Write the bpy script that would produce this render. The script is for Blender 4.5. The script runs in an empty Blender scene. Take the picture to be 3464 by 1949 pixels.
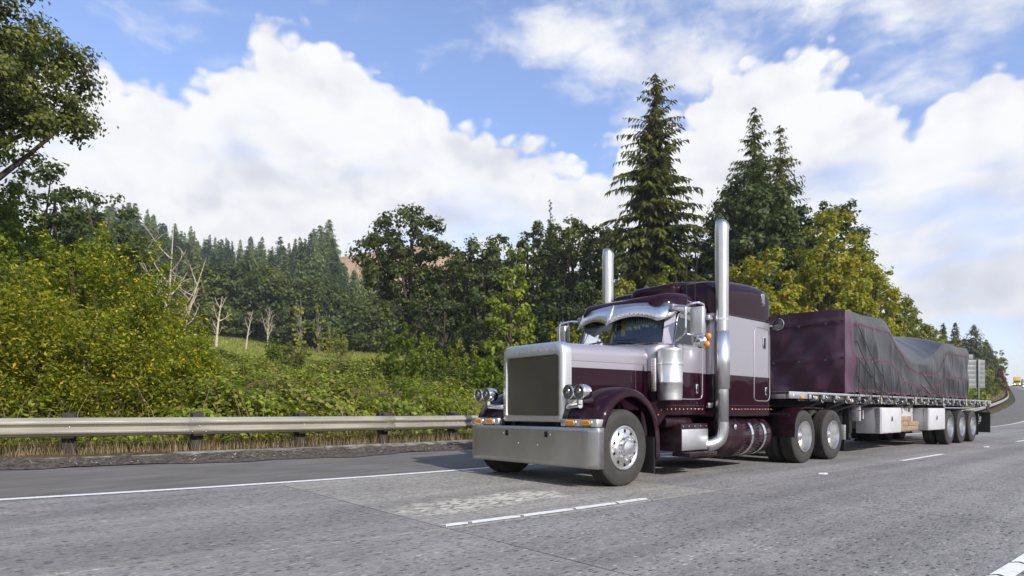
import bpy, bmesh, math, random
import numpy as np
from mathutils import Vector, Matrix

# ------------------------------------------------------------------ camera, world, sun, exposure
SC = bpy.context.scene
COL = SC.collection
F, PX, PY, CH = 2080.0, 1717.4, 1390.4, 0.9725      # focal length / principal point in photo pixels, camera height
TH = math.radians(48.633)
CAMX, CAMY = -6.314, -6.140
cam_d = bpy.data.cameras.new('camera')
cam = bpy.data.objects.new('camera', cam_d)
COL.objects.link(cam)
cam.location = (CAMX, CAMY, CH)
cam.rotation_euler = (math.pi / 2, 0, TH - math.pi / 2)
cam_d.sensor_width = 36.0
cam_d.lens = 36.0 * F / 3464.0
cam_d.shift_x = (1732.0 - PX) / 3464.0
cam_d.shift_y = (PY - 974.5) / 3464.0
cam_d.clip_start = 0.05
cam_d.clip_end = 20000
SC.camera = cam

SUN_EL, SUN_AZ = math.radians(31), math.radians(-94)    # direction TO the sun, azimuth from +X
sun_dir = Vector((math.cos(SUN_EL) * math.cos(SUN_AZ), math.cos(SUN_EL) * math.sin(SUN_AZ), math.sin(SUN_EL)))
sun_d = bpy.data.lights.new('sun', 'SUN')
sun_d.energy = 4.6
sun_d.angle = math.radians(0.6)
sun_d.color = (1.0, 0.95, 0.87)
sun = bpy.data.objects.new('sun', sun_d)
COL.objects.link(sun)
sun.rotation_euler = (-sun_dir).to_track_quat('-Z', 'Y').to_euler()
sun.location = (0, -40, 40)

SC.view_settings.view_transform = 'Standard'
SC.view_settings.look = 'None'
SC.view_settings.exposure = 0.22
SC.view_settings.gamma = 1.0
SC.view_settings.use_curve_mapping = False
SC.render.engine = 'CYCLES'
SC.cycles.max_bounces = 8
SC.cycles.transparent_max_bounces = 16
SC.cycles.caustics_reflective = False
SC.cycles.caustics_refractive = False
SC.cycles.use_denoising = True


def ray(u, v):
    """direction of a photo pixel, scaled so that its depth along the optical axis is 1"""
    X = (u - PX) / F
    W = -(v - PY) / F
    return (math.cos(TH) + X * math.sin(TH), math.sin(TH) - X * math.cos(TH), W)


DS = 3464.0 / 2575.0


def rayd(u, v):
    return ray(u * DS, v * DS)


# ---- node helper
class NT:
    def __init__(s, tree):
        s.t = tree
        s.n = tree.nodes
        s.l = tree.links

    def new(s, typ, **kw):
        nd = s.n.new(typ)
        for k, v in kw.items():
            setattr(nd, k, v)
        return nd

    def link(s, a, b):
        s.l.new(a, b)

    def put(s, sock, v):
        if isinstance(v, (int, float)):
            sock.default_value = v
        elif isinstance(v, (tuple, list)):
            if len(v) == 3 and len(sock.default_value) == 4:
                v = tuple(v) + (1.0,)
            sock.default_value = v
        else:
            s.l.new(v, sock)

    def math(s, op, a, b=0.0, c=None, clamp=False):
        nd = s.n.new('ShaderNodeMath')
        nd.operation = op
        nd.use_clamp = clamp
        s.put(nd.inputs[0], a)
        s.put(nd.inputs[1], b)
        if c is not None:
            s.put(nd.inputs[2], c)
        return nd.outputs[0]

    def vmath(s, op, a, b=None, scale=None):
        nd = s.n.new('ShaderNodeVectorMath')
        nd.operation = op
        s.put(nd.inputs[0], a)
        if b is not None:
            s.put(nd.inputs[1], b)
        if scale is not None:
            s.put(nd.inputs['Scale'], scale)
        return nd.outputs[0]

    def noise(s, vec, scale, detail=4.0, rough=0.55, dist=0.0, out='Fac'):
        nd = s.n.new('ShaderNodeTexNoise')
        if vec is not None:
            s.put(nd.inputs['Vector'], vec)
        nd.inputs['Scale'].default_value = scale
        nd.inputs['Detail'].default_value = detail
        nd.inputs['Roughness'].default_value = rough
        nd.inputs['Distortion'].default_value = dist
        return nd.outputs[out]

    def smooth(s, v, a, b, lo=0.0, hi=1.0):
        nd = s.n.new('ShaderNodeMapRange')
        nd.interpolation_type = 'SMOOTHSTEP'
        s.put(nd.inputs['Value'], v)
        s.put(nd.inputs['From Min'], a)
        s.put(nd.inputs['From Max'], b)
        s.put(nd.inputs['To Min'], lo)
        s.put(nd.inputs['To Max'], hi)
        return nd.outputs['Result']

    def mix(s, f, a, b, blend='MIX'):
        nd = s.n.new('ShaderNodeMix')
        nd.data_type = 'RGBA'
        nd.blend_type = blend
        s.put(nd.inputs[0], f)
        s.put(nd.inputs[6], a)
        s.put(nd.inputs[7], b)
        return nd.outputs[2]

    def ramp(s, f, stops, interp='LINEAR'):
        nd = s.n.new('ShaderNodeValToRGB')
        nd.color_ramp.interpolation = interp
        el = nd.color_ramp.elements
        while len(el) < len(stops):
            el.new(0.5)
        for e, (p, c) in zip(el, stops):
            e.position = p
            e.color = tuple(c) + (1.0,) if len(c) == 3 else c
        s.put(nd.inputs[0], f)
        return nd.outputs[0]


# ---- sky: Nishita air with cumulus banks laid out by azimuth / elevation
world = bpy.data.worlds.new('World')
SC.world = world
world.use_nodes = True
T = NT(world.node_tree)
T.n.clear()
w_out = T.new('ShaderNodeOutputWorld')
bg = T.new('ShaderNodeBackground')
T.link(bg.outputs[0], w_out.inputs[0])
sky = T.new('ShaderNodeTexSky', sky_type='NISHITA', sun_disc=False, sun_elevation=SUN_EL)
sky.sun_rotation = math.pi / 2 - SUN_AZ
sky.air_density = 1.0
sky.dust_density = 1.0
sky.ozone_density = 2.2
SKY_STRENGTH = 0.15
bg.inputs['Strength'].default_value = SKY_STRENGTH
tc = T.new('ShaderNodeTexCoord')
dirv = T.vmath('NORMALIZE', tc.outputs['Generated'])
sep = T.new('ShaderNodeSeparateXYZ')
T.link(dirv, sep.inputs[0])
el = T.math('ARCSINE', sep.outputs[2])
az = T.math('ARCTAN2', sep.outputs[1], sep.outputs[0])
azp = T.math('PINGPONG', az, math.pi / 2)                # the same kind of sky all the way round
azn = T.math('DIVIDE', azp, math.pi / 2)
# cloud-top line (photo positions turned into azimuth / elevation)
tops = [(0, 150), (120, 130), (230, 118), (330, 190), (450, 200), (540, 150), (600, 88), (740, 82), (850, 130), (960, 165),
        (1040, 225), (1180, 305), (1300, 350), (1430, 395), (1520, 400), (1575, 310), (1640, 250), (1750, 235), (1890, 170),
        (2060, 140), (2150, 175), (2230, 235), (2310, 255), (2370, 200), (2430, 165), (2490, 105), (2575, 120)]


def azel(u, v):
    d = Vector(rayd(u, v)).normalized()
    return math.atan2(d.y, d.x) / (math.pi / 2), math.asin(d.z)


fc = T.new('ShaderNodeFloatCurve')
cv = fc.mapping.curves[0]
pts = sorted(azel(u, v) for u, v in tops)
pts = [(0.0, pts[0][1])] + pts + [(1.0, pts[-1][1])]
while len(cv.points) < len(pts):
    cv.points.new(0.5, 0.5)
for p, (a, e) in zip(cv.points, pts):
    p.location = (a, e)
    p.handle_type = 'AUTO_CLAMPED'
fc.mapping.update()
T.link(azn, fc.inputs['Value'])
# slightly flattened noise space
cvec = T.vmath('MULTIPLY', dirv, (1.0, 1.0, 1.25))
warp = T.noise(cvec, 6.0, 3.0, 0.5, out='Color')
warp = T.vmath('SUBTRACT', warp, (0.5, 0.5, 0.5))
cvw = T.vmath('ADD', cvec, T.vmath('SCALE', warp, scale=0.06))
nA = T.noise(cvw, 7.0, 5.0, 0.45)
nB = T.noise(cvw, 24.0, 8.0, 0.58)
und = T.math('SUBTRACT', fc.outputs[0], el)             # > 0 below the cloud tops
s1 = T.math('DIVIDE', und, 0.045)
s1 = T.math('ADD', s1, T.math('MULTIPLY', T.math('SUBTRACT', nA, 0.5), 2.4))
s1 = T.math('ADD', s1, T.math('MULTIPLY', T.math('SUBTRACT', nB, 0.5), 1.1))
# cauliflower heads: rounded cells of two sizes
for vs_, va_ in ((20.0, 1.25), (46.0, 0.65)):
    vo = T.new('ShaderNodeTexVoronoi', feature='SMOOTH_F1')
    vo.inputs['Scale'].default_value = vs_
    vo.inputs['Smoothness'].default_value = 0.35
    T.link(cvw, vo.inputs['Vector'])
    s1 = T.math('ADD', s1, T.math('MULTIPLY', T.math('SUBTRACT', 0.45, vo.outputs['Distance']), va_))
aBank = T.smooth(s1, -0.10, 0.38)
# thin spots inside the bank
nC = T.noise(T.vmath('MULTIPLY', cvw, (1.0, 1.0, 2.8)), 3.6, 6.0, 0.50)
thin = T.smooth(nC, 0.52, 0.70)
thin = T.math('MULTIPLY', thin, T.smooth(und, 0.06, 0.15))
aBank = T.math('MULTIPLY', aBank, T.math('SUBTRACT', 1.0, T.math('MULTIPLY', thin, 0.60)))
# torn wisps above the bank
nW = T.noise(T.vmath('ADD', T.vmath('MULTIPLY', cvw, (1.0, 1.0, 1.7)), (3.1, 1.7, 0.4)), 5.5, 10.0, 0.58)
a_w, e_w = azel(1600, 40)
g1 = T.math('DIVIDE', T.math('SUBTRACT', azn, a_w), 0.075)
g2 = T.math('DIVIDE', T.math('SUBTRACT', el, e_w), 0.085)
gg = T.math('EXPONENT', T.math('MULTIPLY', T.math('ADD', T.math('MULTIPLY', g1, g1), T.math('MULTIPLY', g2, g2)), -1.0))
wv = T.math('ADD', nW, T.math('MULTIPLY', gg, 0.20))
aW = T.smooth(wv, 0.475, 0.72, 0.0, 0.95)
alpha = T.math('MAXIMUM', aBank, aW)
# shading: side towards the sun brighter, folds lavender grey
off = T.vmath('ADD', cvw, tuple(0.030 * c for c in (sun_dir.x, sun_dir.y, 0.9)))
nA2 = T.noise(off, 7.0, 5.0, 0.45)
nB2 = T.noise(off, 24.0, 4.0, 0.50)
rel = T.math('ADD', T.math('MULTIPLY', T.math('SUBTRACT', nA, nA2), 1.5), T.math('MULTIPLY', T.math('SUBTRACT', nB, nB2), 0.45))
deep = T.smooth(und, 0.05, 0.40)
shade = T.math('SUBTRACT', T.math('ADD', 0.90, rel), T.math('MULTIPLY', deep, 0.10))
nD = T.noise(T.vmath('MULTIPLY', cvw, (1.0, 1.0, 2.2)), 4.5, 4.0, 0.45)
shade = T.math('SUBTRACT', shade, T.math('MULTIPLY', T.smooth(nD, 0.45, 0.68), 0.26), clamp=True)
CS = 1.0 / SKY_STRENGTH
cloud = T.ramp(shade, [(0.30, (0.66, 0.67, 0.75)), (0.58, (0.80, 0.81, 0.87)), (0.78, (0.93, 0.93, 0.955)), (0.95, (1.0, 1.0, 1.0))])
cloud = T.vmath('SCALE', cloud, scale=CS * 0.88)
air = T.mix(1.0, sky.outputs[0], (1.32, 1.30, 1.50), blend='MULTIPLY')
air = T.mix(0.03, air, (0.80 * CS, 0.82 * CS, 0.86 * CS))
full = T.mix(alpha, air, cloud)
# below the horizon: plain dull ground light
T.link(T.mix(T.smooth(el, -0.02, 0.0), (0.22 * CS, 0.22 * CS, 0.20 * CS), full), bg.inputs['Color'])


# ------------------------------------------------------------------ materials
def mat(name):
    m = bpy.data.materials.new(name)
    m.use_nodes = True
    t = NT(m.node_tree)
    b = t.n['Principled BSDF']
    return m, t, b


def simple(name, col, rough=0.5, metal=0.0, var=0.0, vscale=8.0, coat=0.0, bump=0.0, bscale=40.0, rvar=0.0, stretch=None, spec=0.5):
    m, t, b = mat(name)
    b.inputs['Roughness'].default_value = rough
    b.inputs['Metallic'].default_value = metal
    b.inputs['Coat Weight'].default_value = coat
    b.inputs['Coat Roughness'].default_value = 0.04
    b.inputs['Specular IOR Level'].default_value = spec
    geo = t.new('ShaderNodeNewGeometry').outputs['Position']
    if stretch:
        geo = t.vmath('MULTIPLY', geo, stretch)
    if var > 0:
        n = t.noise(geo, vscale, 6.0, 0.6)
        c = t.mix(t.smooth(n, 0.3, 0.7), tuple(x * (1 - var) for x in col), tuple(min(1, x * (1 + var)) for x in col))
        t.link(c, b.inputs['Base Color'])
    else:
        b.inputs['Base Color'].default_value = tuple(col) + (1,)
    if rvar > 0:
        n2 = t.noise(geo, vscale * 1.7, 5.0, 0.6)
        t.link(t.smooth(n2, 0.3, 0.7, max(0.02, rough - rvar), rough + rvar), b.inputs['Roughness'])
    if bump > 0:
        bp = t.new('ShaderNodeBump')
        bp.inputs['Strength'].default_value = bump
        bp.inputs['Distance'].default_value = 0.02
        t.link(t.noise(geo, bscale, 5.0, 0.6), bp.inputs['Height'])
        t.link(bp.outputs[0], b.inputs['Normal'])
    return m


def leafmat(name, stops, trans=0.35, objvar=0.12, gloss=0.35):
    """leaves: one colour per leaf card from the stops, light shining through"""
    m, t, b = mat(name)
    geo = t.new('ShaderNodeNewGeometry')
    oi = t.new('ShaderNodeObjectInfo')
    c = t.ramp(geo.outputs['Random Per Island'], stops, 'LINEAR')
    if objvar:
        hs = t.new('ShaderNodeHueSaturation')
        t.link(t.smooth(oi.outputs['Random'], 0, 1, 0.5 - objvar * 0.05, 0.5 + objvar * 0.05), hs.inputs['Hue'])
        t.link(t.smooth(oi.outputs['Random'], 1, 0, 1 - objvar, 1 + objvar), hs.inputs['Value'])
        t.link(c, hs.inputs['Color'])
        c = hs.outputs[0]
    t.link(c, b.inputs['Base Color'])
    b.inputs['Roughness'].default_value = 0.55
    b.inputs['Specular IOR Level'].default_value = gloss
    tr = t.new('ShaderNodeBsdfTranslucent')
    t.link(t.mix(1.0, c, (1.25, 1.2, 0.55), blend='MULTIPLY'), tr.inputs['Color'])
    mx = t.new('ShaderNodeMixShader')
    mx.inputs[0].default_value = trans
    t.link(b.outputs[0], mx.inputs[1])
    t.link(tr.outputs[0], mx.inputs[2])
    t.link(mx.outputs[0], t.n['Material Output'].inputs[0])
    return m


# ------------------------------------------------------------------ mesh helpers
def tag(o, label=None, cat=None, group=None, kind=None):
    if label:
        o['label'] = label
    if cat:
        o['category'] = cat
    if group:
        o['group'] = group
    if kind:
        o['kind'] = kind
    return o


def empty(name, loc=(0, 0, 0)):
    o = bpy.data.objects.new(name, None)
    COL.objects.link(o)
    o.location = loc
    o.empty_display_size = 0.2
    return o


def link_mesh(name, me, material, parent=None, local=False):
    if material is not None and len(me.materials) == 0:
        me.materials.append(material)
    o = bpy.data.objects.new(name, me)
    COL.objects.link(o)
    if parent is not None:
        o.parent = parent
        if not local:
            o.matrix_parent_inverse = Matrix.Translation(-parent_world(parent))
    return o


def parent_world(p):
    return Vector(p.location)        # parts are built in world coordinates; the inverse cancels the parent's place


def np_mesh(name, verts, faces, smooth=False):
    """verts (N,3) and faces (M,k) arrays -> mesh, quickly"""
    verts = np.asarray(verts, dtype=np.float32)
    faces = np.asarray(faces, dtype=np.int32)
    me = bpy.data.meshes.new(name)
    me.vertices.add(len(verts))
    me.vertices.foreach_set('co', verts.ravel())
    k = faces.shape[1]
    me.loops.add(faces.size)
    me.loops.foreach_set('vertex_index', faces.ravel())
    me.polygons.add(len(faces))
    me.polygons.foreach_set('loop_start', np.arange(0, faces.size, k, dtype=np.int32))
    if smooth:
        me.polygons.foreach_set('use_smooth', np.ones(len(faces), dtype=bool))
    me.update(calc_edges=True)
    return me


def rr(y0, y1, z0, z1, rt, rb, n=6, crown=0.0):
    """rounded rectangle in the y,z plane, counted from the bottom left; always 4*(n+1) points"""
    out = []
    for (cy, cz, r, a0) in ((y1 - rb, z0 + rb, rb, -90), (y1 - rt, z1 - rt, rt, 0), (y0 + rt, z1 - rt, rt, 90), (y0 + rb, z0 + rb, rb, 180)):
        for k in range(n + 1):
            a = math.radians(a0 + 90.0 * k / n)
            out.append([cy + r * math.cos(a), cz + r * math.sin(a)])
    if crown:
        ym, hw = (y0 + y1) / 2, (y1 - y0) / 2
        for p in out:
            if p[1] > (z0 + z1) / 2:
                p[1] += crown * (1 - ((p[0] - ym) / hw) ** 2)
    return out


class MB:
    def __init__(s):
        s.v = []
        s.f = []

    def add(s, vs, fs):
        o = len(s.v)
        s.v += [tuple(p) for p in vs]
        s.f += [tuple(i + o for i in f) for f in fs]
        return s

    def box(s, x0, x1, y0, y1, z0, z1):
        return s.add([(x0, y0, z0), (x1, y0, z0), (x1, y1, z0), (x0, y1, z0), (x0, y0, z1), (x1, y0, z1), (x1, y1, z1), (x0, y1, z1)],
                     [(0, 3, 2, 1), (4, 5, 6, 7), (0, 1, 5, 4), (1, 2, 6, 5), (2, 3, 7, 6), (3, 0, 4, 7)])

    def loft(s, rings, cap0=True, cap1=True, closed=True):
        n = len(rings[0])
        vs = [p for r in rings for p in r]
        fs = []
        for i in range(len(rings) - 1):
            for j in range(n if closed else n - 1):
                k = (j + 1) % n
                fs.append((i * n + j, i * n + k, (i + 1) * n + k, (i + 1) * n + j))
        if cap0:
            fs.append(tuple(range(n - 1, -1, -1)))
        if cap1:
            fs.append(tuple(range((len(rings) - 1) * n, len(rings) * n)))
        return s.add(vs, fs)

    def rbox(s, x0, x1, y0, y1, z0, z1, r=0.01, n=2):
        rings = []
        r = min(r, (x1 - x0) * 0.49, (y1 - y0) * 0.49, (z1 - z0) * 0.49)
        for x, i in ((x0, r), (x0 + 0.3 * r, 0.3 * r), (x0 + r, 0), (x1 - r, 0), (x1 - 0.3 * r, 0.3 * r), (x1, r)):
            q = max(1e-4, r - i * 0.8)
            rings.append([(x, y, z) for y, z in rr(y0 + i, y1 - i, z0 + i, z1 - i, q, q, n)])
        return s.loft(rings)

    def tube(s, pts, r, n=8, cap=True):
        pts = [Vector(p) for p in pts]
        rs = r if isinstance(r, (list, tuple)) else [r] * len(pts)
        rings = []
        up = Vector((0.13, 0.21, 0.97))
        prev = None
        for i, p in enumerate(pts):
            d = (pts[min(i + 1, len(pts) - 1)] - pts[max(i - 1, 0)])
            if d.length < 1e-9:
                d = Vector((0, 0, 1))
            d.normalize()
            if prev is None:
                a = d.cross(up if abs(d.dot(up)) < 0.95 else Vector((1, 0, 0)))
            else:
                a = prev - d * prev.dot(d)
                if a.length < 1e-6:
                    a = d.cross(up)
            a.normalize()
            prev = a
            b = d.cross(a)
            rings.append([p + a * (rs[i] * math.cos(2 * math.pi * k / n)) + b * (rs[i] * math.sin(2 * math.pi * k / n)) for k in range(n)])
        return s.loft(rings, cap, cap)

    def lathe(s, prof, c=(0, 0, 0), axis='y', n=32, cap=False, sgn=1):
        """prof: list of (radius, height along axis)"""
        rings = []
        for r, h in prof:
            ring = []
            for k in range(n):
                a = 2 * math.pi * k / n
                u, w = r * math.cos(a), r * math.sin(a)
                h2 = h * sgn
                if axis == 'y':
                    ring.append((c[0] + u, c[1] + h2, c[2] + w))
                elif axis == 'x':
                    ring.append((c[0] + h2, c[1] + u, c[2] + w))
                else:
                    ring.append((c[0] + u, c[1] + w, c[2] + h2))
            rings.append(ring)
        return s.loft(rings, cap, cap)

    def grid(s, P):
        n, m = len(P), len(P[0])
        vs = [p for row in P for p in row]
        fs = [(i * m + j, i * m + j + 1, (i + 1) * m + j + 1, (i + 1) * m + j) for i in range(n - 1) for j in range(m - 1)]
        return s.add(vs, fs)

    def dome(s, c, r, ax=(0, -1, 0), n=8, flat=1.0):
        d = Vector(ax).normalized()
        a = d.orthogonal().normalized()
        b = d.cross(a)
        c = Vector(c)
        rings = []
        for t in (0, 30, 60):
            q = math.radians(t)
            rings.append([c + d * (r * flat * math.sin(q)) + (a * math.cos(2 * math.pi * k / n) + b * math.sin(2 * math.pi * k / n)) * (r * math.cos(q)) for k in range(n)])
        s.loft(rings, False, False)
        o = len(s.v)
        s.v.append(tuple(c + d * r * flat))
        for k in range(n):
            s.f.append((o - n + k, o - n + (k + 1) % n, o))
        return s

    def mesh(s, name, sharp=38, smooth=True):
        me = bpy.data.meshes.new(name)
        me.from_pydata(s.v, [], s.f)
        me.validate()
        if smooth:
            me.polygons.foreach_set('use_smooth', [True] * len(me.polygons))
            if sharp:
                me.set_sharp_from_angle(angle=math.radians(sharp))
        me.update()
        return me

    def build(s, name, material, parent=None, sharp=38, smooth=True, thick=0.0, off=-1.0, local=False):
        me = s.mesh(name, sharp, smooth)
        o = link_mesh(name, me, material, parent, local)
        if thick:
            md = o.modifiers.new('thickness', 'SOLIDIFY')
            md.thickness = thick
            md.offset = off
        return o


def interp(x, tab):
    return np.interp(x, [a for a, b in tab], [b for a, b in tab])


def smoothpath(pts, n=6):
    """Catmull-Rom through the points"""
    P = [Vector(p) for p in pts]
    out = []
    for i in range(len(P) - 1):
        p0, p1, p2, p3 = P[max(i - 1, 0)], P[i], P[i + 1], P[min(i + 2, len(P) - 1)]
        for k in range(n):
            t = k / n
            out.append(0.5 * ((2 * p1) + (p2 - p0) * t + (2 * p0 - 5 * p1 + 4 * p2 - p3) * t * t + (3 * p1 - p0 - 3 * p2 + p3) * t ** 3))
    out.append(P[-1])
    return out
# ------------------------------------------------------------------ the lie of the land
def road_c(x):
    """sideways shift of the road line (it bends gently)"""
    x = np.asarray(x, dtype=float)
    left = np.where(x > -8, 0.016 * x * x, 1.02 + (-x - 8) * 0.1)
    right = np.where(x < 119.8, 0.0007885 * np.clip(x - 12, 0, None) ** 2, 9.163 + (x - 119.8) * 0.17)
    e = np.clip(x - 200, 0, 200)
    right = right + 0.00014 * e * e + np.clip(x - 400, 0, None) * 0.056
    return np.where(x < 0, left, right)


def road_z(x):
    x = np.asarray(x, dtype=float)
    a = np.clip(x - 40, 0, 30)
    z = 0.0007 * a * a + np.clip(x - 70, 0, 265) * 0.042
    b = np.clip(x - 335, 0, 100)
    return z + 0.042 * b - 0.00021 * b * b


CROWN = [(-40, -0.10), (-9, -0.06), (-1.2, 0.0), (1.66, 0.034), (4.55, 0.17), (5.0, 0.20), (5.2, 0.27), (60, 0.27)]


def surf(x, off):
    """road surface height at a distance off from the road line"""
    return road_z(x) + interp(off, CROWN)


HILL = [(-400, -0.6), (-40, -0.3), (-14, -0.12), (-9, -0.16), (4.5, 0.02), (4.9, 0.12), (5.3, 0.24), (6.5, 0.27), (9, 0.30), (14, 0.65), (30, 2.0), (60, 5.2),
        (100, 11.0), (150, 20), (200, 32), (284, 54), (356, 74), (450, 88), (700, 100), (1500, 90)]
_hd = np.linspace(-400, 1500, 3801)
_hz = np.interp(_hd, [a for a, b in HILL], [b for a, b in HILL])
_far = np.convolve(np.pad(_hz, 30, mode='edge'), np.ones(61) / 61, 'valid')
_w = np.clip((_hd - 25) / 30, 0, 1)
_hz = _hz * (1 - _w) + _far * _w


def lump(x, y, s, seed):
    r = np.random.RandomState(seed)
    z = 0
    for k in range(6):
        a = r.uniform(0, 6.28)
        f = r.uniform(0.5, 1.6) / s
        z = z + np.sin((x * math.cos(a) + y * math.sin(a)) * f * 6.28 + r.uniform(0, 6.28)) / 6
    return z


def ground_z(x, y):
    x = np.asarray(x, dtype=float)
    y = np.asarray(y, dtype=float)
    d = y - road_c(x)
    h = np.interp(d, _hd, _hz)
    # right of the wood the hill dies away along the road
    fade = 1 - 0.75 * np.clip((x - 150 - 0.55 * np.clip(d, 0, None)) / 200, 0, 1) * np.clip((d - 14) / 40, 0, 1)
    h = np.where(d > 14, 0.65 + (h - 0.65) * fade, h)
    h = h + 44 * np.exp(-(((x - 265) / 80) ** 2 + ((y - 375) / 80) ** 2)) + 10 * np.exp(-(((x - 175) / 60) ** 2 + ((y - 378) / 70) ** 2))
    w = np.clip((d - 9) / 12, 0, 1)
    h = h + lump(x, y, 26, 15) * 1.6 * np.clip((d - 240) / 60, 0, 1) + lump(x, y, 22, 3) * 0.45 * w + lump(x, y, 90, 5) * 3.0 * np.clip((d - 120) / 120, 0, 1)
    return h + road_z(x)


def gz(x, y):
    return float(ground_z(x, y))


def nonuni(lo, hi, c, d0, g):
    out = [c]
    s = d0
    while out[-1] < hi:
        out.append(out[-1] + s)
        s *= g
    neg = [c]
    s = d0
    while neg[-1] > lo:
        neg.append(neg[-1] - s)
        s *= g
    return np.array(sorted(set(neg[1:] + out)))


# ---- ground material: dry verge, meadow, woodland floor, felled slope
m_ground, t, b = mat('ground_soil')
geo = t.new('ShaderNodeNewGeometry').outputs['Position']
sp = t.new('ShaderNodeSeparateXYZ')
t.link(geo, sp.inputs[0])
n1 = t.noise(geo, 0.6, 6.0, 0.6)
n2 = t.noise(geo, 9.0, 5.0, 0.6)
n3 = t.noise(geo, 0.05, 4.0, 0.5)
dry = t.ramp(n2, [(0.3, (0.035, 0.028, 0.016)), (0.55, (0.10, 0.075, 0.040)), (0.75, (0.18, 0.14, 0.075))])
mead = t.ramp(t.noise(geo, 1.4, 6.0, 0.65), [(0.3, (0.12, 0.15, 0.022)), (0.5, (0.22, 0.25, 0.040)), (0.7, (0.32, 0.31, 0.07))])
wood = t.ramp(n2, [(0.3, (0.025, 0.034, 0.012)), (0.7, (0.07, 0.08, 0.025))])
fell = t.ramp(t.noise(geo, 0.16, 9.0, 0.75), [(0.30, (0.10, 0.11, 0.035)), (0.42, (0.22, 0.16, 0.075)), (0.52, (0.33, 0.21, 0.13)), (0.60, (0.40, 0.29, 0.20)), (0.70, (0.14, 0.15, 0.05))])
yy = t.math('ADD', sp.outputs[1], t.math('MULTIPLY', n1, 2.0))
c1 = t.mix(t.smooth(yy, 9.0, 15.0), dry, wood)
c1 = t.mix(t.smooth(yy, 62.0, 76.0), c1, mead)
c1 = t.mix(t.smooth(t.math('ADD', sp.outputs[1], t.math('MULTIPLY', n3, 40.0)), 140.0, 150.0), c1, wood)
fm = t.math('MULTIPLY', t.smooth(t.math('ADD', sp.outputs[2], t.math('MULTIPLY', n3, 14.0)), 66, 78), t.smooth(sp.outputs[0], 112, 135))
c1 = t.mix(fm, c1, fell)
t.link(c1, b.inputs['Base Color'])
b.inputs['Roughness'].default_value = 0.95
b.inputs['Specular IOR Level'].default_value = 0.1
bp = t.new('ShaderNodeBump')
bp.inputs['Distance'].default_value = 0.06
bp.inputs['Strength'].default_value = 0.6
t.link(n2, bp.inputs['Height'])
t.link(bp.outputs[0], b.inputs['Normal'])

xs = nonuni(-500, 1150, -3.0, 0.9, 1.045)
ds = nonuni(-500, 800, 5.0, 0.28, 1.06)
GX, GD = np.meshgrid(xs, ds, indexing='ij')
GY = GD + road_c(GX)
GZ = ground_z(GX, GY)
nx, nd = GX.shape
idx = np.arange(nx * nd).reshape(nx, nd)
quads = np.stack([idx[:-1, :-1], idx[1:, :-1], idx[1:, 1:], idx[:-1, 1:]], -1).reshape(-1, 4)
ground = link_mesh('ground', np_mesh('ground', np.stack([GX, GY, GZ], -1).reshape(-1, 3), quads, True), m_ground)
tag(ground, 'grassy verge rising from the road to a meadow and wooded hillside', 'ground', kind='structure')


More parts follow.
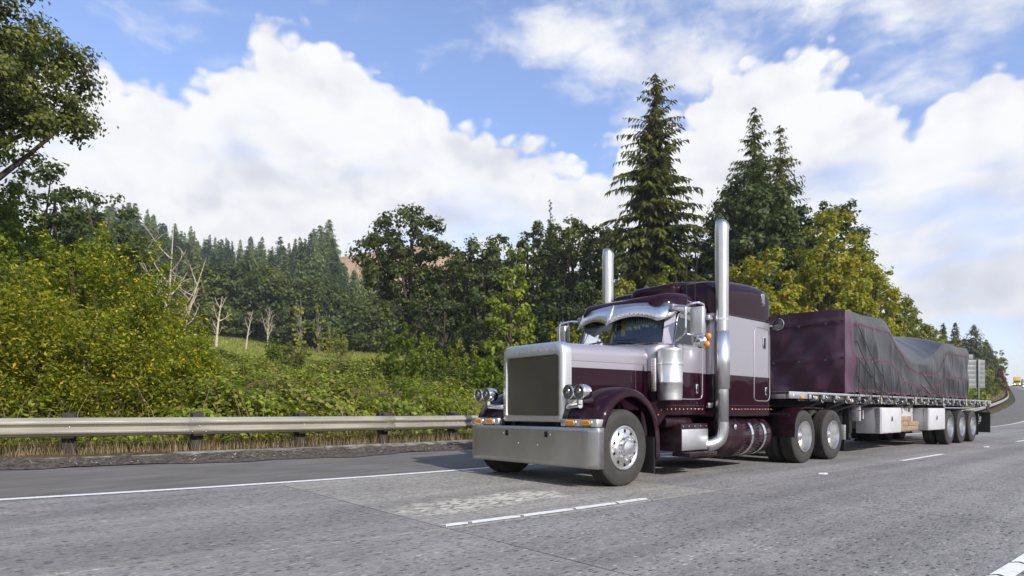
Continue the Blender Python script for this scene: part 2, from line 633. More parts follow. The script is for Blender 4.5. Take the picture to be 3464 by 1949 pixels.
# ---- road materials
def concrete(name, base, light=1.0, patch=0.0):
    m, t, b = mat(name)
    geo = t.new('ShaderNodeNewGeometry').outputs['Position']
    oi = t.new('ShaderNodeObjectInfo').outputs['Random']
    st = t.vmath('MULTIPLY', geo, (0.5, 1.3, 1.0))
    vor = t.new('ShaderNodeTexVoronoi')
    t.link(st, vor.inputs['Vector'])
    vor.inputs['Scale'].default_value = 27.0
    sepc = t.new('ShaderNodeSeparateColor')
    t.link(vor.outputs['Color'], sepc.inputs[0])
    vor2 = t.new('ShaderNodeTexVoronoi')
    t.link(st, vor2.inputs['Vector'])
    vor2.inputs['Scale'].default_value = 62.0
    sep2 = t.new('ShaderNodeSeparateColor')
    t.link(vor2.outputs['Color'], sep2.inputs[0])
    big = t.noise(geo, 0.55, 5.0, 0.6)
    lane = t.noise(t.vmath('MULTIPLY', geo, (0.12, 2.4, 1.0)), 0.9, 4.0, 0.55)
    c = t.ramp(t.noise(geo, 14.0, 6.0, 0.7), [(0.3, tuple(x * 0.72 for x in base)), (0.7, tuple(x * 1.22 for x in base))])
    stone = t.ramp(sepc.outputs[0], [(0.0, (0.030, 0.031, 0.038)), (0.30, (0.06, 0.062, 0.075)), (0.55, (0.15, 0.15, 0.16)), (0.80, (0.26, 0.25, 0.22)), (1.0, (0.42, 0.42, 0.42))])
    c = t.mix(t.math('MULTIPLY', t.math('MULTIPLY', t.smooth(vor.outputs['Distance'], 0.42, 0.30), t.smooth(sepc.outputs[1], 0.38, 0.42)), 0.88), c, stone)
    st2 = t.ramp(sep2.outputs[0], [(0.0, (0.04, 0.04, 0.06)), (0.5, (0.15, 0.15, 0.17)), (1.0, (0.40, 0.38, 0.34))])
    c = t.mix(t.math('MULTIPLY', t.math('MULTIPLY', t.smooth(vor2.outputs['Distance'], 0.45, 0.30), t.smooth(sep2.outputs[1], 0.5, 0.55)), 0.75), c, st2)
    k = t.math('ADD', t.math('MULTIPLY', t.smooth(big, 0.3, 0.7), 0.22), t.math('MULTIPLY', t.smooth(lane, 0.32, 0.68), 0.34))
    k = t.math('ADD', k, t.math('MULTIPLY', oi, 0.06))
    # tyre-darkened wheel tracks along the two near lanes
    spw = t.new('ShaderNodeSeparateXYZ')
    t.link(geo, spw.inputs[0])
    for yw_ in (-1.15, 0.75, -4.65, -2.95):
        q_ = t.math('DIVIDE', t.math('SUBTRACT', spw.outputs[1], yw_), 0.34)
        k = t.math('SUBTRACT', k, t.math('MULTIPLY', t.math('EXPONENT', t.math('MULTIPLY', t.math('MULTIPLY', q_, q_), -1.0)), t.smooth(lane, 0.25, 0.75, 0.04, 0.22)))
    k = t.math('MULTIPLY', t.math('ADD', k, 0.76), light)
    c = t.vmath('SCALE', c, scale=k)
    if patch:
        # worn white mortar showing through
        pn = t.noise(t.vmath('MULTIPLY', geo, (0.55, 1.5, 1.0)), 1.6, 8.0, 0.72)
        sp = t.new('ShaderNodeSeparateXYZ')
        t.link(geo, sp.inputs[0])
        g = t.math('ADD', t.math('POWER', t.math('DIVIDE', t.math('ADD', sp.outputs[0], 1.95), 1.25), 2.0), t.math('POWER', t.math('DIVIDE', t.math('ADD', sp.outputs[1], 1.02), 0.42), 2.0))
        g = t.math('EXPONENT', t.math('MULTIPLY', g, -1.0))
        pm = t.smooth(t.math('ADD', t.math('MULTIPLY', g, 0.42), t.math('SUBTRACT', pn, 0.5)), 0.13, 0.32)
        pm = t.math('MULTIPLY', pm, t.smooth(sepc.outputs[1], 0.75, 0.35))
        c = t.mix(t.math('MULTIPLY', pm, 0.95), c, (0.56, 0.53, 0.45))
    t.link(c, b.inputs['Base Color'])
    b.inputs['Roughness'].default_value = 0.82
    b.inputs['Specular IOR Level'].default_value = 0.3
    bp = t.new('ShaderNodeBump')
    bp.inputs['Distance'].default_value = 0.006
    bp.inputs['Strength'].default_value = 0.55
    t.link(t.math('ADD', vor.outputs['Distance'], t.noise(geo, 60.0, 3.0, 0.6)), bp.inputs['Height'])
    t.link(bp.outputs[0], b.inputs['Normal'])
    return m


m_slab = concrete('exposed_aggregate_concrete', (0.228, 0.217, 0.205), 0.98)
m_patch = concrete('worn_pale_concrete', (0.252, 0.238, 0.206), 1.10, patch=1)
m_joint = simple('joint_filler', (0.015, 0.015, 0.016), 0.9)
m_asph = simple('shoulder_asphalt', (0.128, 0.120, 0.110), 0.9, var=0.22, vscale=3.0, bump=0.25, bscale=160.0, stretch=(0.35, 1.6, 1))
m_paint = simple('road_paint', (0.74, 0.74, 0.72), 0.6, var=0.14, vscale=22.0, bump=0.1, bscale=90.0)
m_dirt = simple('gutter_dirt', (0.070, 0.058, 0.044), 0.97, var=0.65, vscale=11.0, bump=0.9, bscale=26.0)
m_kerb = simple('kerb_concrete', (0.17, 0.16, 0.14), 0.9, var=0.45, vscale=5.0, bump=0.3, bscale=60.0)

LANES = [(-2.13, 1.60), (-5.32, -2.145), (-9.0, -5.335)]


def strip(xarr, o0, o1, dz, nd=2, wob=None):
    """a sheet that follows the road between two offsets"""
    P = []
    for x in xarr:
        row = []
        for k in range(nd):
            o = o0 + (o1 - o0) * k / (nd - 1)
            if wob is not None and k == 0:
                o += float(wob(x))
            row.append((float(x), float(road_c(x)) + o, float(surf(x, o)) + dz))
        P.append(row)
    return P


def strip_box(xarr, o0, o1, dtop, depth):
    mb = MB()
    rings = []
    for x in xarr:
        c = float(road_c(x))
        rings.append([(float(x), c + o0, float(surf(x, o0)) + dtop - depth), (float(x), c + o1, float(surf(x, o1)) + dtop - depth),
                      (float(x), c + o1, float(surf(x, o1)) + dtop), (float(x), c + o0, float(surf(x, o0)) + dtop)])
    return mb.loft(rings)


far_x = np.concatenate([np.linspace(-60, 56.0, 117), nonuni(56, 540, 56, 1.5, 1.03)[1:]])
mb = MB()
mb.grid(strip(far_x, -40.0, 4.6, -0.045, 12))
road = mb.build('road', m_joint, None, smooth=True)
tag(road, 'grey concrete highway with slab joints and painted lane lines', 'road', kind='structure')
# concrete slabs, each its own piece
J0, JL = -3.3, 3.95
for li, (o0, o1) in enumerate(LANES):
    for k in range(-4, 15):
        x0, x1 = J0 + JL * k + 0.006, J0 + JL * (k + 1) - 0.006
        mm = m_patch if (li == 0 and k == 0) else m_slab
        s_ = strip_box(np.linspace(x0, x1, 5), o0 + 0.004, o1 - 0.004, 0.0, 0.04).build('slab', mm, road, sharp=30)
mb = MB()
mb.grid(strip(far_x[far_x >= 55.9], -14.0, 1.6, 0.0, 8))
mb.build('far_carriageway', m_slab, road)
mb = MB()
mb.grid(strip(far_x[(far_x >= -20) & (far_x <= 60)], -14.0, -9.006, 0.0, 3))
mb.build('median_lane', m_slab, road)
# asphalt shoulder
mb = MB()
mb.grid(strip(far_x, 1.606, 4.9, 0.001, 5))
shoulder = mb.build('road_shoulder', m_asph)
tag(shoulder, 'smooth dark asphalt shoulder between the white edge line and the gutter', 'road shoulder', kind='structure')
# painted lines
mb = MB()
mb.grid(strip(far_x, 1.60, 1.72, 0.006, 2))
mb.build('edge_line', m_paint, road)


def dash(xa, xb, o, cuts=()):
    x = xa
    for c in list(cuts) + [xb]:
        P = []
        for k in range(5):
            f = k / 4
            xx = x + (c - 0.02 - x) * f
            P.append([(xx + (0.03 * ((j * 7) % 3 - 1) if k in (0, 4) else 0), float(road_c(xx)) + o - 0.055 + 0.0367 * j, float(surf(xx, o)) + 0.006) for j in range(4)])
        MB().grid(P).build('lane_dash', m_paint, road, smooth=False)
        x = c + 0.02


dash(-3.26, -0.62, -2.03, (-3.02, -2.45, -1.78, -1.15))
for k in range(0, 20):
    dash(7.45 + 11.25 * k, 10.25 + 11.25 * k, -2.20, (8.9,) if k == 0 else ())
dash(-2.75, 0.1, -5.36, (-2.2, -1.62, -1.12, -0.55))
for k in range(0, 14):
    dash(8.2 + 11.25 * k, 11.0 + 11.25 * k, -5.36)
# gutter dirt and kerb
rw = random.Random(4)
dx = np.arange(-22, 60, 0.22)
wob = lambda x: 0.14 * math.sin(x * 0.9) + 0.09 * math.sin(x * 2.7 + 1) + 0.05 * math.sin(x * 7.1)
P = strip(dx, 4.12, 5.06, 0.012, 12, wob)
P = [[(x, y, z + (0.0 if j in (0,) else rw.uniform(0, 0.05) * min(1, j / 4))) for j, (x, y, z) in enumerate(row)] for row in P]
dirt = MB().grid(P).build('gutter_dirt', m_dirt)
tag(dirt, 'dark silt and leaf litter lying along the kerb', 'dirt', kind='stuff')
kerb = empty('kerb', (0, float(road_c(0)) + 5.1, 0))
tag(kerb, 'pale concrete kerb running along the foot of the guard rail', 'kerb', kind='structure')
for k in range(-8, 22):
    x0, x1 = -1.1 + 2.6 * k, -1.1 + 2.6 * (k + 1) - 0.015
    dz = 0.055 + 0.012 * math.sin(k * 2.1)
    if -9 < x0 < -4.5:
        dz -= 0.055
    strip_box(np.linspace(x0, x1, 4), 5.0, 5.17, dz - 0.02, 0.3).build('kerb_stone', m_kerb, kerb, sharp=30)
# loose litter in the gutter (leaves, bark, gravel)
r = np.random.RandomState(8)


def cards(centres, sx, sy, rnd, up=0.0, shape=0, droop=0.0, facing=None):
    """one small leaf-shaped card per centre; up=1 keeps them flat, up=0 any way round"""
    n = len(centres)
    a = rnd.normal(size=(n, 3))
    a[:, 2] *= (1 - up)
    a /= np.linalg.norm(a, axis=1)[:, None] + 1e-9
    b_ = rnd.normal(size=(n, 3))
    if up > 0:
        nrm = rnd.normal(size=(n, 3)) * (1 - up)
        nrm[:, 2] += up * 1.6
        b_ = np.cross(nrm, a)
    if facing is not None:
        a -= facing * (a * facing).sum(1)[:, None]
        a /= np.linalg.norm(a, axis=1)[:, None] + 1e-9
        b_ = np.cross(facing, a)
    b_ -= a * (a * b_).sum(1)[:, None]
    b_ /= np.linalg.norm(b_, axis=1)[:, None] + 1e-9
    sc = rnd.uniform(0.65, 1.3, size=(n, 1))
    sx = np.asarray(sx).reshape(-1, 1) * sc
    sy = np.asarray(sy).reshape(-1, 1) * sc
    c = np.asarray(centres)
    nrm = np.cross(a, b_)
    fold = rnd.uniform(-0.25, 0.25, size=(n, 1)) * sy
    if shape == 0:      # rhombic leaf
        V = np.stack([c - a * sx, c - a * sx * 0.1 + b_ * sy + nrm * fold, c + a * sx, c - a * sx * 0.1 - b_ * sy + nrm * fold], 1)
    else:               # blunt spray
        V = np.stack([c - a * sx - b_ * sy * 0.5, c - a * sx * 0.2 + b_ * sy, c + a * sx + b_ * sy * 0.3, c + a * sx * 0.4 - b_ * sy], 1)
    if droop:
        V[:, 2, 2] -= droop * sx[:, 0]
    return V.reshape(-1, 3), np.arange(4 * n).reshape(-1, 4)


m_litter = leafmat('dead_leaf_litter', [(0.0, (0.05, 0.035, 0.02)), (0.4, (0.16, 0.10, 0.05)), (0.7, (0.30, 0.24, 0.15)), (1.0, (0.42, 0.40, 0.36))], 0.1, 0)
lx = r.uniform(-9, 14, 2600)
lo = 4.25 + np.abs(r.normal(0, 0.45, 2600))
lo = np.where(lo > 4.98, 4.98 - r.uniform(0, 0.3, 2600), lo)
lz = surf(lx, lo) + 0.05
v_, f_ = cards(np.stack([lx, lo + road_c(lx), lz], 1), r.uniform(0.012, 0.05, 2600), r.uniform(0.006, 0.018, 2600), r, 0.85)
tag(link_mesh('leaf_litter', np_mesh('leaf_litter', v_, f_), m_litter), 'scraps of bark and dead leaves strewn along the gutter', 'leaf litter', kind='stuff')
# raised pavement markers
m_refl = simple('marker_white', (0.75, 0.77, 0.8), 0.25, spec=0.6)
for (x, o) in ((3.7, -2.2), (14.5, -2.2)):
    y, z = float(road_c(x)) + o, float(surf(x, o))
    e = MB().add([(x - .06, y - .05, z), (x + .06, y - .05, z), (x + .06, y + .05, z), (x - .06, y + .05, z), (x - .035, y - .042, z + .018), (x + .035, y - .042, z + .018), (x + .035, y + .042, z + .018), (x - .035, y + .042, z + .018)],
                 [(0, 1, 5, 4), (1, 2, 6, 5), (2, 3, 7, 6), (3, 0, 4, 7), (4, 5, 6, 7)]).build('road_reflector', m_refl, None, smooth=False)
    tag(e, 'small white wedge reflector stuck on the lane line beside the ' + ('tractor' if x < 9 else 'trailer tyres'), 'road reflector', 'raised lane reflectors')

# ------------------------------------------------------------------ guard rail
m_rail = simple('galvanised_rail', (0.29, 0.272, 0.225), 0.6, metal=0.15, var=0.16, vscale=2.2, rvar=0.12, stretch=(0.5, 1, 4))
m_post = simple('creosoted_timber', (0.030, 0.026, 0.022), 0.85, var=0.5, vscale=9, bump=0.5, bscale=50, stretch=(1, 1, 0.3))
m_bolt = simple('zinc_bolt', (0.5, 0.5, 0.5), 0.4, metal=0.9)
RO = 5.78
WPROF = [(0.0, 0.0), (.012, .012), (.072, .055), (.080, .075), (.078, .10), (.020, .142), (.012, .155), (.020, .168), (.078, .21), (.080, .235), (.072, .255), (.012, .298), (.0, .31)]
rail = empty('guard_rail', (0, RO, 0.27))
tag(rail, 'galvanised W-beam guard rail on dark timber posts along the shoulder', 'guard rail')
SPC = 1.905
X0P = -5.06
_pm = MB().rbox(-0.10, 0.10, 0.14, 0.30, -0.5, 0.675, 0.012).mesh('post', 30)
_bm = MB().rbox(-0.085, 0.085, 0.0, 0.139, 0.25, 0.655, 0.01).mesh('block', 30)
_om = MB().dome((0, 0, 0), 0.018, (0, -1, 0), 8, 0.7).mesh('bolt')
for me in (_pm, _bm):
    me.materials.append(m_post)
_om.materials.append(m_bolt)


def rail_at(x):
    y = float(road_c(x)) + RO
    z = float(surf(x, 5.3))
    return y, z


xmax = 300
k = -5
while X0P + SPC * k < xmax:
    x = X0P + SPC * k
    y, z = rail_at(x)
    h_ = (float(road_c(x + 0.5)) - float(road_c(x - 0.5)))
    ang = math.atan(h_)
    p = link_mesh('post', _pm, None, rail)
    p.location = (x, y, z)
    p.rotation_euler = (0.02 * math.sin(k * 3.3), 0.02 * math.sin(k * 1.7), ang)
    if x < 150:
        q = link_mesh('block', _bm, None, rail)
        q.location = (x, y, z)
        q.rotation_euler = (0, 0, ang)
    if x < 60:
        o = link_mesh('bolt', _om, None, rail)
        o.location = (x + 0.02, y - 0.016, z + 0.435)
    k += 1
k = -3
while X0P + 2 * SPC * k < xmax:
    xa, xb = X0P + SPC * (2 * k - 1) - 0.16, X0P + SPC * (2 * k + 1) + 0.16
    dy = 0.004 * (k % 2)
    rings = []
    for x in np.linspace(xa, xb, 7):
        y, z = rail_at(x)
        rings.append([(float(x), y - d - dy, z + 0.28 + zz) for d, zz in WPROF])
    sp_ = MB().loft(rings, False, False, closed=False).build('beam', m_rail, rail, sharp=26, thick=0.004, off=0)
    if xb < 60:
        for (bx, bz) in ((-0.05, .05), (-0.05, .26), (-0.27, .05), (-0.27, .26)):
            x = xb + bx
            y, z = rail_at(x)
            o = link_mesh('bolt', _om, None, rail)
            o.location = (x, y - 0.066 - 0.006, z + 0.28 + bz)
            o.scale = (0.7, 0.7, 0.7)
    k += 1
# ------------------------------------------------------------------ truck materials
def paint(name, zlo, zhi, purple=(0.0165, 0.0038, 0.0095), silver=(0.365, 0.345, 0.385)):
    """two-colour paint: purple below zlo and above zhi, lavender silver between"""
    m, t, b = mat(name)
    geo = t.new('ShaderNodeNewGeometry').outputs['Position']
    sp = t.new('ShaderNodeSeparateXYZ')
    t.link(geo, sp.inputs[0])
    a = t.math('MULTIPLY', t.math('GREATER_THAN', sp.outputs[2], zlo), t.math('LESS_THAN', sp.outputs[2], zhi))
    haze_ = t.noise(geo, 1.6, 6.0, 0.65)
    dust = t.smooth(haze_, 0.58, 0.80, 0.0, 0.04)
    pur = t.mix(dust, purple, (0.35, 0.30, 0.34))
    film = t.math('MULTIPLY', t.smooth(sp.outputs[2], 1.25, 0.45), t.smooth(t.noise(geo, 5.0, 6.0, 0.7), 0.35, 0.75, 0.02, 0.16))
    pur = t.mix(film, pur, (0.20, 0.17, 0.15))
    c = t.mix(a, pur, silver)
    t.link(c, b.inputs['Base Color'])
    t.link(t.math('MULTIPLY', a, 0.55), b.inputs['Metallic'])
    t.link(t.smooth(a, 0, 1, 0.5, 0.36), b.inputs['Roughness'])
    t.link(t.math('MULTIPLY', a, 0.4), b.inputs['Specular IOR Level'])
    b.inputs['Coat Weight'].default_value = 0.5
    b.inputs['Coat Roughness'].default_value = 0.05
    bp = t.new('ShaderNodeBump')
    bp.inputs['Strength'].default_value = 0.05
    bp.inputs['Distance'].default_value = 0.05
    t.link(t.noise(geo, 3.0, 2.0, 0.5), bp.inputs['Height'])
    t.link(bp.outputs[0], b.inputs['Coat Normal'])
    return m


m_purple = paint('purple_paint', 90, 91)
m_body = paint('purple_and_silver_paint', 1.552, 2.508)
m_cabroof = paint('purple_roof_paint', 1.552, 2.47)
m_silver = paint('lavender_silver_paint', -90, 90)


def brushed(name, col, rough, rv, sc=(1, 1, 30), scale=3.0, var=0.1, bump=0.0):
    m, t, b = mat(name)
    geo = t.new('ShaderNodeNewGeometry').outputs['Position']
    n = t.noise(t.vmath('MULTIPLY', geo, sc), scale, 5.0, 0.6)
    n2 = t.noise(geo, 2.2, 6.0, 0.65)
    t.link(t.mix(t.smooth(n2, 0.3, 0.75), tuple(c * (1 - var) for c in col), col), b.inputs['Base Color'])
    b.inputs['Metallic'].default_value = 1.0
    k = t.math('ADD', t.smooth(n, 0.3, 0.7, rough - rv, rough + rv), t.smooth(n2, 0.45, 0.75, 0.0, rv))
    t.link(k, b.inputs['Roughness'])
    if bump:
        bp = t.new('ShaderNodeBump')
        bp.inputs['Strength'].default_value = bump
        bp.inputs['Distance'].default_value = 0.01
        t.link(t.math('ADD', n, t.math('MULTIPLY', n2, 3.0)), bp.inputs['Height'])
        t.link(bp.outputs[0], b.inputs['Normal'])
    return m


m_chrome = brushed('polished_chrome', (0.86, 0.86, 0.87), 0.08, 0.03, (1, 1, 1), 4.0, 0.04)
m_steel = brushed('stainless_steel', (0.66, 0.655, 0.65), 0.30, 0.06, (1, 1, 0.06), 40.0)
m_alu = brushed('brushed_aluminium', (0.78, 0.78, 0.78), 0.40, 0.04, (1, 1, 14), 6.0, 0.06)
m_bump = brushed('worn_bumper_aluminium', (0.60, 0.59, 0.565), 0.36, 0.07, (1, 7, 1.2), 5.0, 0.14, 0.015)
m_visor = brushed('polished_visor_steel', (0.80, 0.81, 0.83), 0.30, 0.04, (1, 1, 1), 3.0, 0.08)
m_rim = brushed('polished_rim', (0.76, 0.755, 0.74), 0.33, 0.05, (1, 1, 1), 9.0)
m_black = simple('black_plastic', (0.012, 0.012, 0.013), 0.5)
m_dull = simple('dull_grey_metal', (0.13, 0.13, 0.135), 0.5)
m_frame = simple('dark_frame_steel', (0.012, 0.011, 0.011), 0.7, var=0.4, vscale=6)
m_cabin = simple('dark_cabin_trim', (0.022, 0.022, 0.024), 0.8)
m_hole = simple('deep_black_opening', (0.006, 0.006, 0.006), 0.9)
m_copper = simple('copper_bullet_light', (0.62, 0.28, 0.13), 0.22, metal=0.7, coat=0.5)
m_amber = simple('amber_lens', (0.85, 0.30, 0.015), 0.25, var=0.35, vscale=60, coat=0.6)
m_red = simple('red_lens', (0.55, 0.03, 0.02), 0.25, coat=0.5)
m_white = simple('white_plastic', (0.75, 0.75, 0.74), 0.45)
m_lamp = simple('headlight_glass', (0.16, 0.165, 0.17), 0.08, metal=0.6, coat=1.0, spec=0.8)
m_tassel = simple('pale_tassel_fringe', (0.75, 0.82, 0.76), 0.8, var=0.4, vscale=30)
m_yellow = simple('yellow_curtain', (0.80, 0.52, 0.03), 0.8, var=0.25, vscale=14)
m_seat = simple('grey_seat_fabric', (0.06, 0.065, 0.07), 0.9)

# tyre rubber with faint ring marks
m_tyre, t, b = mat('tyre_rubber')
oc = t.new('ShaderNodeTexCoord').outputs['Object']
sp = t.new('ShaderNodeSeparateXYZ')
t.link(oc, sp.inputs[0])
rad = t.math('SQRT', t.math('ADD', t.math('MULTIPLY', sp.outputs[0], sp.outputs[0]), t.math('MULTIPLY', sp.outputs[2], sp.outputs[2])))
ring = t.noise(t.vmath('SCALE', t.new('ShaderNodeCombineXYZ').outputs[0], scale=1.0), 1.0)
cmb = t.new('ShaderNodeCombineXYZ')
t.link(t.math('MULTIPLY', rad, 26.0), cmb.inputs[0])
ringn = t.noise(cmb.outputs[0], 1.6, 3.0, 0.6)
dn = t.noise(oc, 7.0, 5.0, 0.6)
cc = t.ramp(t.math('ADD', t.math('MULTIPLY', ringn, 0.6), t.math('MULTIPLY', dn, 0.4)), [(0.3, (0.022, 0.021, 0.020)), (0.55, (0.045, 0.043, 0.040)), (0.75, (0.085, 0.080, 0.072))])
t.link(cc, b.inputs['Base Color'])
b.inputs['Roughness'].default_value = 0.75
b.inputs['Specular IOR Level'].default_value = 0.3

# perforated grille sheet
m_mesh, t, b = mat('perforated_grille_sheet')
geo = t.new('ShaderNodeNewGeometry').outputs['Position']
sp = t.new('ShaderNodeSeparateXYZ')
t.link(geo, sp.inputs[0])
pit = 0.0165
row = t.math('FLOOR', t.math('DIVIDE', sp.outputs[2], pit * 0.87))
sh = t.math('MULTIPLY', t.math('MODULO', row, 2.0), 0.5)
fy = t.math('SUBTRACT', t.math('FRACT', t.math('ADD', t.math('DIVIDE', t.math('ADD', sp.outputs[1], 5.0), pit), sh)), 0.5)
fz = t.math('SUBTRACT', t.math('FRACT', t.math('DIVIDE', sp.outputs[2], pit * 0.87)), 0.5)
dd = t.math('SQRT', t.math('ADD', t.math('MULTIPLY', fy, fy), t.math('MULTIPLY', fz, fz)))
hole = t.smooth(dd, 0.42, 0.34)
gv = t.noise(geo, 3.0, 3.0, 0.5)
t.link(t.mix(hole, t.mix(gv, (0.30, 0.27, 0.20), (0.20, 0.19, 0.16)), (0.007, 0.007, 0.007)), b.inputs['Base Color'])
t.link(t.math('SUBTRACT', 0.8, t.math('MULTIPLY', hole, 0.8)), b.inputs['Metallic'])
b.inputs['Roughness'].default_value = 0.45


def glass(name, tint, refl=0.10):
    m, t, b = mat(name)
    t.n.remove(b)
    tr = t.new('ShaderNodeBsdfTransparent')
    tr.inputs[0].default_value = tuple(tint) + (1,)
    gl = t.new('ShaderNodeBsdfGlossy')
    gl.inputs['Roughness'].default_value = 0.02
    gl.inputs['Color'].default_value = (0.9, 0.95, 1, 1)
    fr = t.new('ShaderNodeFresnel')
    fr.inputs[0].default_value = 1.52
    mx = t.new('ShaderNodeMixShader')
    t.link(t.math('ADD', t.math('MULTIPLY', fr.outputs[0], 1.25), refl, clamp=True), mx.inputs[0])
    t.link(tr.outputs[0], mx.inputs[1])
    t.link(gl.outputs[0], mx.inputs[2])
    t.link(mx.outputs[0], t.n['Material Output'].inputs[0])
    return m


m_glass = glass('windscreen_glass', (0.78, 0.86, 0.82), 0.05)
m_sglass = glass('dark_side_glass', (0.15, 0.17, 0.17), 0.02)

# ------------------------------------------------------------------ wheels (meshes local, hub at the origin, outside = -y)
TYRE_R = 0.497


def tyre_mesh(w):
    h = w / 2
    pr = [(0.288, -h * 0.80), (0.300, -h * 0.92), (0.335, -h * 0.985), (0.385, -h), (0.425, -h * 0.985), (0.455, -h * 0.93), (0.476, -h * 0.86), (0.489, -h * 0.80), (0.494, -h * 0.70)]
    gx = []
    for g in (-0.42, -0.14, 0.14, 0.42):
        gx += [(TYRE_R, h * (g * 1.25) - 0.007), (TYRE_R - 0.012, h * (g * 1.25) - 0.005), (TYRE_R - 0.012, h * (g * 1.25) + 0.005), (TYRE_R, h * (g * 1.25) + 0.007)]
    pr2 = [(r_, -y_) for r_, y_ in reversed(pr)]
    me = MB().lathe(pr + gx + pr2, n=56).mesh('tyre', 32)
    me.materials.append(m_tyre)
    return me


def holed_disc(mb, r0, r1, y0, y1, n=10, hr=0.019, yin=0.03):
    """ring of sectors each with a round hand hole"""
    rm = (r0 + r1) / 2
    for k in range(n):
        a0, a1 = 2 * math.pi * k / n, 2 * math.pi * (k + 1) / n
        am = (a0 + a1) / 2
        outer = []
        for f in range(4):
            outer.append((r0, a0 + (a1 - a0) * f / 4))
        for f in range(4):
            outer.append((r0 + (r1 - r0) * f / 4, a1))
        for f in range(4):
            outer.append((r1, a1 - (a1 - a0) * f / 4))
        for f in range(4):
            outer.append((r1 - (r1 - r0) * f / 4, a0))
        P = lambda r_, a_: (r_ * math.cos(a_), y0 + (y1 - y0) * (r_ - r0) / (r1 - r0), r_ * math.sin(a_))
        cx_, cz_ = rm * math.cos(am), rm * math.sin(am)
        o1, o2 = [], []
        for (r_, a_) in outer:
            x, y, z = P(r_, a_)
            ang = math.atan2(z - cz_, x - cx_)
            o1.append((x, y, z))
            hx, hz = cx_ + hr * 1.25 * math.cos(ang), cz_ + hr * 1.25 * math.sin(ang)
            o2.append((hx, (y0 + y1) / 2 + 0.0, hz))
        o3 = [(x, y + yin, z) for x, y, z in o2]
        mb.loft([o1, o2, o3], False, False)


mb = MB()
mb.lathe([(0.292, -0.125), (0.286, -0.138), (0.276, -0.140), (0.270, -0.128), (0.262, -0.118), (0.250, -0.128)], n=40)
holed_disc(mb, 0.188, 0.250, -0.152, -0.128)
mb.lathe([(0.188, -0.152), (0.165, -0.165), (0.150, -0.166), (0.10, -0.166), (0.098, -0.19), (0.088, -0.208), (0.05, -0.222), (0.0005, -0.226)], n=40)
steer_rim = mb.mesh('steer_rim', 34)
steer_rim.materials.append(m_rim)
steer_drum = MB().lathe([(0.285, -0.09), (0.0005, -0.09)], n=30).lathe([(0.285, 0.14), (0.0005, 0.13)], n=30).mesh('drum')
steer_drum.materials.append(m_hole)
mb = MB()
mb.lathe([(0.292, -0.128), (0.287, -0.142), (0.277, -0.142), (0.268, -0.118), (0.262, -0.06), (0.250, 0.02), (0.215, 0.055), (0.17, 0.062), (0.165, 0.045), (0.105, 0.040), (0.10, 0.0)], n=44)
dish_rim = mb.mesh('dish_rim', 34)
dish_rim.materials.append(m_rim)
hub_cap = MB().lathe([(0.105, 0.02), (0.103, -0.02), (0.095, -0.045), (0.07, -0.066), (0.035, -0.077), (0.0005, -0.08)], n=24).mesh('hub_cap')
hub_cap.materials.append(m_chrome)
nut_mesh = MB().lathe([(0.017, 0.0), (0.0165, -0.04), (0.012, -0.052), (0.0005, -0.055)], n=8).mesh('lug_nut')
nut_mesh.materials.append(m_chrome)
tyre_s = tyre_mesh(0.285)
tyre_d = tyre_mesh(0.275)


def part(name, me, parent, loc=(0, 0, 0), local=True, rot=None, scale=None):
    o = link_mesh(name, me, None, parent, local)
    o.location = loc
    if rot:
        o.rotation_euler = rot
    if scale:
        o.scale = scale
    return o


def wheel(owner, x, side, kind, track):
    """a wheel of its owner: rim mesh with tyre(s), hub cap and nuts as sub-parts"""
    yc = side * (track - 0.14)
    rim = dish_rim if kind != 'steer' else steer_rim
    w = link_mesh('wheel', rim, None, owner)
    w.location = (x, yc, TYRE_R)
    w.rotation_euler = (0, 0.37 * x, 0 if side < 0 else math.pi)
    part('tyre', tyre_s if kind == 'steer' else tyre_d, w)
    if kind == 'steer':
        part('brake_drum', steer_drum, w)
        for k in range(10):
            a = 2 * math.pi * (k + 0.5) / 10
            part('lug_nut', nut_mesh, w, (0.140 * math.cos(a), -0.160, 0.140 * math.sin(a)))
    else:
        part('tyre', tyre_d, w, (0, 0.325, 0))
        part('brake_drum', steer_drum, w, (0, 0.2, 0))
        if kind == 'drive':
            part('hub_cap', hub_cap, w)
        else:
            part('hub_cap', hub_cap, w, (0, 0.03, 0), scale=(0.8, 0.6, 0.8))
    return w


# ------------------------------------------------------------------ tractor
TR = empty('semi_truck', (0, 0, 0))
tag(TR, 'purple and silver long-nose semi truck tractor with tall chrome exhaust stacks', 'truck')
for s in (-1, 1):
    wheel(TR, 0.04, s, 'steer', 1.20)
    for x in (5.38, 6.70):
        wheel(TR, x, s, 'drive', 1.22)
# frame, axles
mb = MB()
for s in (-1, 1):
    mb.box(-0.42, 7.15, s * 0.43 - 0.04, s * 0.43 + 0.04, 0.62, 0.90)
mb.box(-0.02, 0.10, -1.0, 1.0, 0.42, 0.54)
for x in (5.38, 6.70):
    mb.box(x - 0.09, x + 0.09, -1.0, 1.0, 0.40, 0.58)
    mb.lathe([(0.001, -0.24), (0.2, -0.16), (0.24, 0), (0.2, 0.16), (0.001, 0.24)], (x, 0, 0.5), 'x', 16)
mb.box(5.3, 6.8, -0.55, 0.55, 0.92, 1.08)          # fifth wheel
mb.box(0.3, 2.2, -0.40, 0.40, 0.35, 0.95)          # engine and gearbox block
mb.box(-0.35, 1.0, -0.52, 0.52, 0.72, 1.05)
mb.build('chassis', m_frame, TR)

